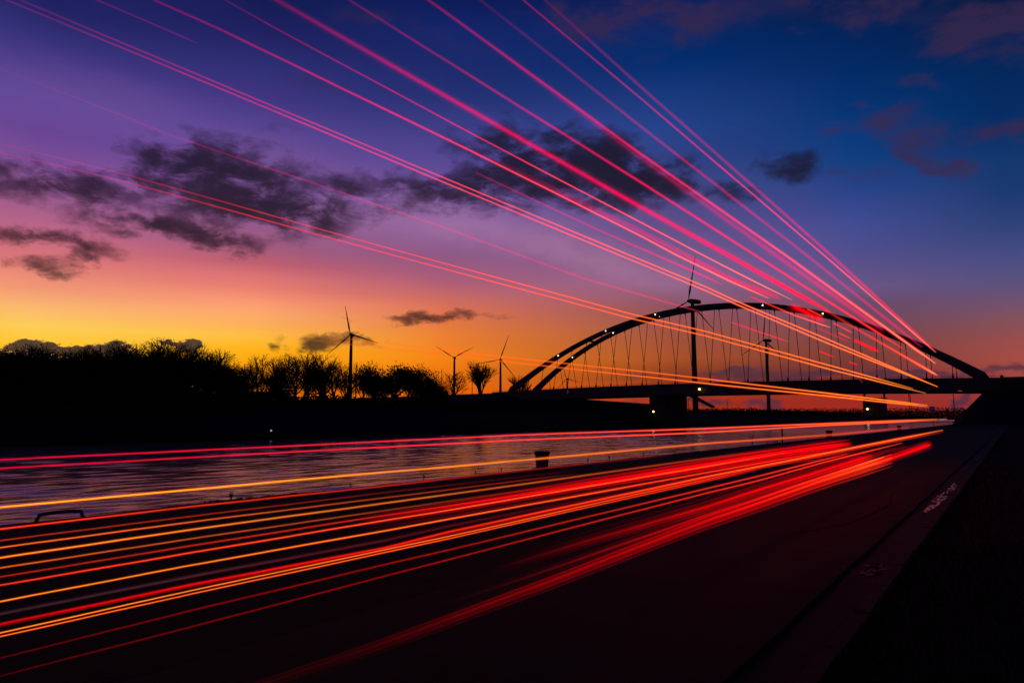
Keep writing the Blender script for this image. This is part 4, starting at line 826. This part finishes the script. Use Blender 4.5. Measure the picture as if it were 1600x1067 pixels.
# low scrub along the top of the dike
def scrub(x0, x1, y0, y1, n, zb, h, name, label, seed, big=.2):
    r = random.Random(seed); b = MB()
    for k in range(n):
        y = r.uniform(y0, y1); x = r.uniform(x0, x1); hh = h * (.75 + .25 * math.sin(y * .21) * math.sin(y * .057 + 1.3)) * r.uniform(.1, 1.0)
        c = Vector((x, y, zb + hh)); s_ = r.uniform(.5, 1.2) * big
        u = Vector((r.gauss(0, 1), r.gauss(0, 1), r.gauss(0, 1))).normalized(); v = u.orthogonal().normalized()
        b.quad(c - u * s_, c + v * s_ * .7, c + u * s_, c - v * s_ * .7)
    return tag(b.build(name, M['leaf']), label, 'scrub', kind='stuff')
scrub(-116, -108, 20, 205, 26000, 3.0, 2.0, 'scrub', 'low dark scrub along the top of the far bank', 3, .22)
scrub(-123, -117, 74, 134, 12000, 3.2, 3.6, 'underwood', 'patchy underwood between the trunks right of the black belt', 8, .2)
scrub(-118, -108, 14, 80, 26000, 3.0, 4.2, 'thicket', 'solid dark thicket under the left tree belt', 4, .28)
scrub(-420, -12, 780, 830, 60000, -1, 13.0, 'far_wood', 'far dark wood closing the canal beyond the bridge', 5, .6)
scrub(-135, -101, 300, 620, 9000, 2, 4.5, 'far_scrub', 'dark scrub on the far bank beyond the bridge', 6, .6)
scrub(-11, 30, 262, 420, 9000, -.2, 5.5, 'bank_scrub', 'dark bushes on the near bank behind the abutment', 7, .5)

# ------------------------------------------------------------------ grass and weeds
def blades(name, label, n, gen, m, seed):
    r = random.Random(seed); b = MB()
    for k in range(n):
        x, y, z, h_, w_ = gen(r); a = r.uniform(0, 6.28); lean = h_ * r.uniform(.1, .6); la = r.uniform(0, 6.28)
        dx, dy = math.cos(a) * w_, math.sin(a) * w_; lx, ly = math.cos(la) * lean, math.sin(la) * lean
        b.quad((x - dx, y - dy, z), (x + dx, y + dy, z), (x + dx * .6 + lx * .4, y + dy * .6 + ly * .4, z + h_ * .6), (x - dx * .6 + lx * .4, y - dy * .6 + ly * .4, z + h_ * .6))
        b.tri((x - dx * .6 + lx * .4, y - dy * .6 + ly * .4, z + h_ * .6), (x + dx * .6 + lx * .4, y + dy * .6 + ly * .4, z + h_ * .6), (x + lx, y + ly, z + h_))
    return tag(b.build(name, m), label, 'grass', kind='stuff')
def gen_edge(r):
    if r.random() < .62:
        y = 5.3 + r.random() * 4.2; den = max(0, math.sin((y - 5.2) / 4.4 * math.pi)) * (.45 + .55 * abs(math.sin(y * 5.3)))
    else:
        y = 3.0 + 60 * r.random() ** 2; den = max(.04, math.sin(y * 1.7) * math.sin(y * .43 + 2)) * .7
        if abs(y - 17) < .5: den = .05
    return QX + r.uniform(-.05, .16), y, -.01, (.008 + .085 * den * r.random()), .003 + .004 * r.random()
blades('quay_grass', 'ragged low grass along the near quay edge', 5200, gen_edge, M['grass'], 31)
def gen_verge(r):
    y = 1.5 + 58 * r.random() ** 1.9; x = -.96 + 9 * r.random() ** 1.4 * (.3 + y / 30)
    return x, y, -.03, r.uniform(.03, .11), .004 + .006 * r.random()
blades('verge_grass', 'short dark grass on the verge right of the kerb', 26000, gen_verge, M['grass'], 32)
def weed(label, y, h_, n, seed):
    r = random.Random(seed); e = tag(empty('weed', (QX + r.uniform(-.03, .05), y, -.01)), label, 'weed', 'tall weeds on the quay edge')
    st = MB()
    for k in range(n):
        a = r.uniform(0, 6.28); l = r.uniform(.05, .3) * h_; q = h_ * r.uniform(.55, 1.0)
        p = [(0, 0, 0), (math.cos(a) * l * .4, math.sin(a) * l * .4, q * .6), (math.cos(a) * l, math.sin(a) * l, q)]
        st.tube(p, [.005, .004, .002], 4)
        for j in range(5):
            c = Vector(p[1]).lerp(Vector(p[2]), r.random()); u = Vector((r.gauss(0, 1), r.gauss(0, 1), r.gauss(0, 1))).normalized() * .02; v = u.orthogonal().normalized() * .008
            st.quad(c - u, c + v, c + u, c - v)
    st.build('stalks', M['weed'], e)
for i, (y, h_, n) in enumerate(((7.2, .20, 7), (10.0, .12, 4), (12.2, .16, 4), (14.2, .14, 3), (15.3, .18, 4), (20.2, .22, 5), (21.6, .24, 6), (24.5, .2, 4), (38.0, .8, 12))):
    lab = ('tallest dry weed on the quay edge left of the bollard', 'short weed stalks on the quay edge midway to the bollard', 'thin weed stalks on the quay edge, third left of the bollard', 'small weed on the quay edge, second left of the bollard',
           'weed stalks on the quay edge, first left of the bollard', 'weed stalk with a round head just right of the bollard', 'feathery weed second to the right of the bollard', 'small weed third to the right of the bollard', 'tall bushy weed on the quay edge toward the bridge')[i]
    weed(lab, y, h_, n, 50 + i)

# ------------------------------------------------------------------ light trails
# glowing lines along the road, each at the true height and lane of the lamp that drew it
cf = Vector((-math.sin(R(36.17)) * math.cos(R(6.363)), math.cos(R(36.17)) * math.cos(R(6.363)), math.sin(R(6.363))))
def trail_mesh(name, X, pts, w, c0, a0, c1, a1, dz=0.0, seed=0, pw=2.0, ae=1.5):
    """tube whose radius grows with distance along the road the way the lamps' glow does"""
    r = random.Random(seed); ys = [p[0] for p in pts]; y0, y1 = ys[0], ys[-1]
    n = max(6, int(26 * math.log(max(1.3, y1 / max(.3, y0))))); n = min(n, 90)
    P, RR, T_ = [], [], []
    for k in range(n + 1):
        t_ = k / n; iy = 1 / (y0 + .9) + (1 / (y1 + .9) - 1 / (y0 + .9)) * t_; y = 1 / iy - .9
        for (ya, za), (yb, zb) in zip(pts[:-1], pts[1:]):
            if y <= yb + 1e-6 or (yb, zb) == pts[-1]:
                z = za + (zb - za) * ((y - ya) / (yb - ya)); break
        p = Vector((X, y, z)); d = max(.5, (p - Vector((0, 0, 1.5))).dot(cf))
        p.z += dz * d / 1067.0 + d / 1067.0 * .22 * (math.sin(t_ * 31 + seed) * .5 + r.uniform(-.35, .35))
        P.append(p); RR.append(max(.001, w * .5 * d / 1067.0 * (1 - .5 * max(0, (t_ - .975) / .025)))); T_.append(t_)
    b = MB(); b.tube(P, RR, 8, cap=True); me = b.mesh(name, M['trail'], True)
    at = me.attributes.new('glow', 'FLOAT_COLOR', 'POINT'); data = []
    for k in range(n + 1):
        t_ = T_[k]; q = t_ ** pw; qa = t_ ** ae
        cc = [c0[j] + (c1[j] - c0[j]) * q for j in range(3)]; al = a0 + (a1 - a0) * qa
        al *= 1 + .10 * math.sin(t_ * 9 + seed * 1.7) + .07 * math.sin(t_ * 47 + seed * .9)      # lamps flicker and shake a little
        al *= .5 * (1 - .6 * max(0, (t_ - .97) / .03))             # a line of sight crosses both walls
        for j in range(8): data += cc + [al]
    at.data.foreach_set('color', data)
    return me
for i, (label, group, X, w, pts, c0, a0, c1, a1, halo, strands, pw, ae) in enumerate(TRAILS):
    e = tag(empty('light_trail', (0, 0, 0)), label, 'light trail', group)
    red0 = (c0[0] * .9, c0[1] * .15, c0[2] * .8); red1 = (c1[0] * .9, c1[1] * .08, c1[2] * .5)
    def part(name, ww, k0, b0, k1, b1, dz=0.0, sd=0):
        link(name, trail_mesh(name, X, pts, ww, k0, b0, k1, b1, dz, i + sd, pw, ae), e)
    if w >= 6:                                  # broad lamps draw a soft band made of many faint lines
        rs = random.Random(i)
        part('core', w * .4, c0, a0 * .7, c1, a1 * .9)
        part('halo', w * .95, red0, a0 * .4, red1, a1 * .45); part('halo', w * 1.6, red0, a0 * .25, red1, a1 * .16); part('halo', w * 2.6, red0, a0 * .08, red1, a1 * .05)
        for k in range(5): part('strand', rs.uniform(1.0, 2.2), red0, a0 * .5, (c1[0], c1[1] * .5, c1[2]), a1 * rs.uniform(.15, .5), rs.uniform(-.7, .7) * w, k)
    elif halo:
        hot0 = (c0[0], c0[1] * 1.25, c0[2]); hot1 = (c1[0] * 1.1, c1[1] * 1.35, c1[2] * 2)
        part('core', w * .68, hot0, a0, hot1, a1 * 1.05)
        part('halo', w * 1.0, red0, a0 * .55, red1, a1 * .6); part('halo', w * 1.8, red0, a0 * .10, red1, a1 * .12)
    else:
        part('core', w * .7, c0, a0, c1, a1); part('halo', w * 1.3, c0, a0 * .3, c1, a1 * .25)
    for dz, sw, sa in strands:
        part('strand', sw * .8, red0, a0 * sa, (c1[0], c1[1] * .2, c1[2] * .5), a1 * sa, -dz, 100)
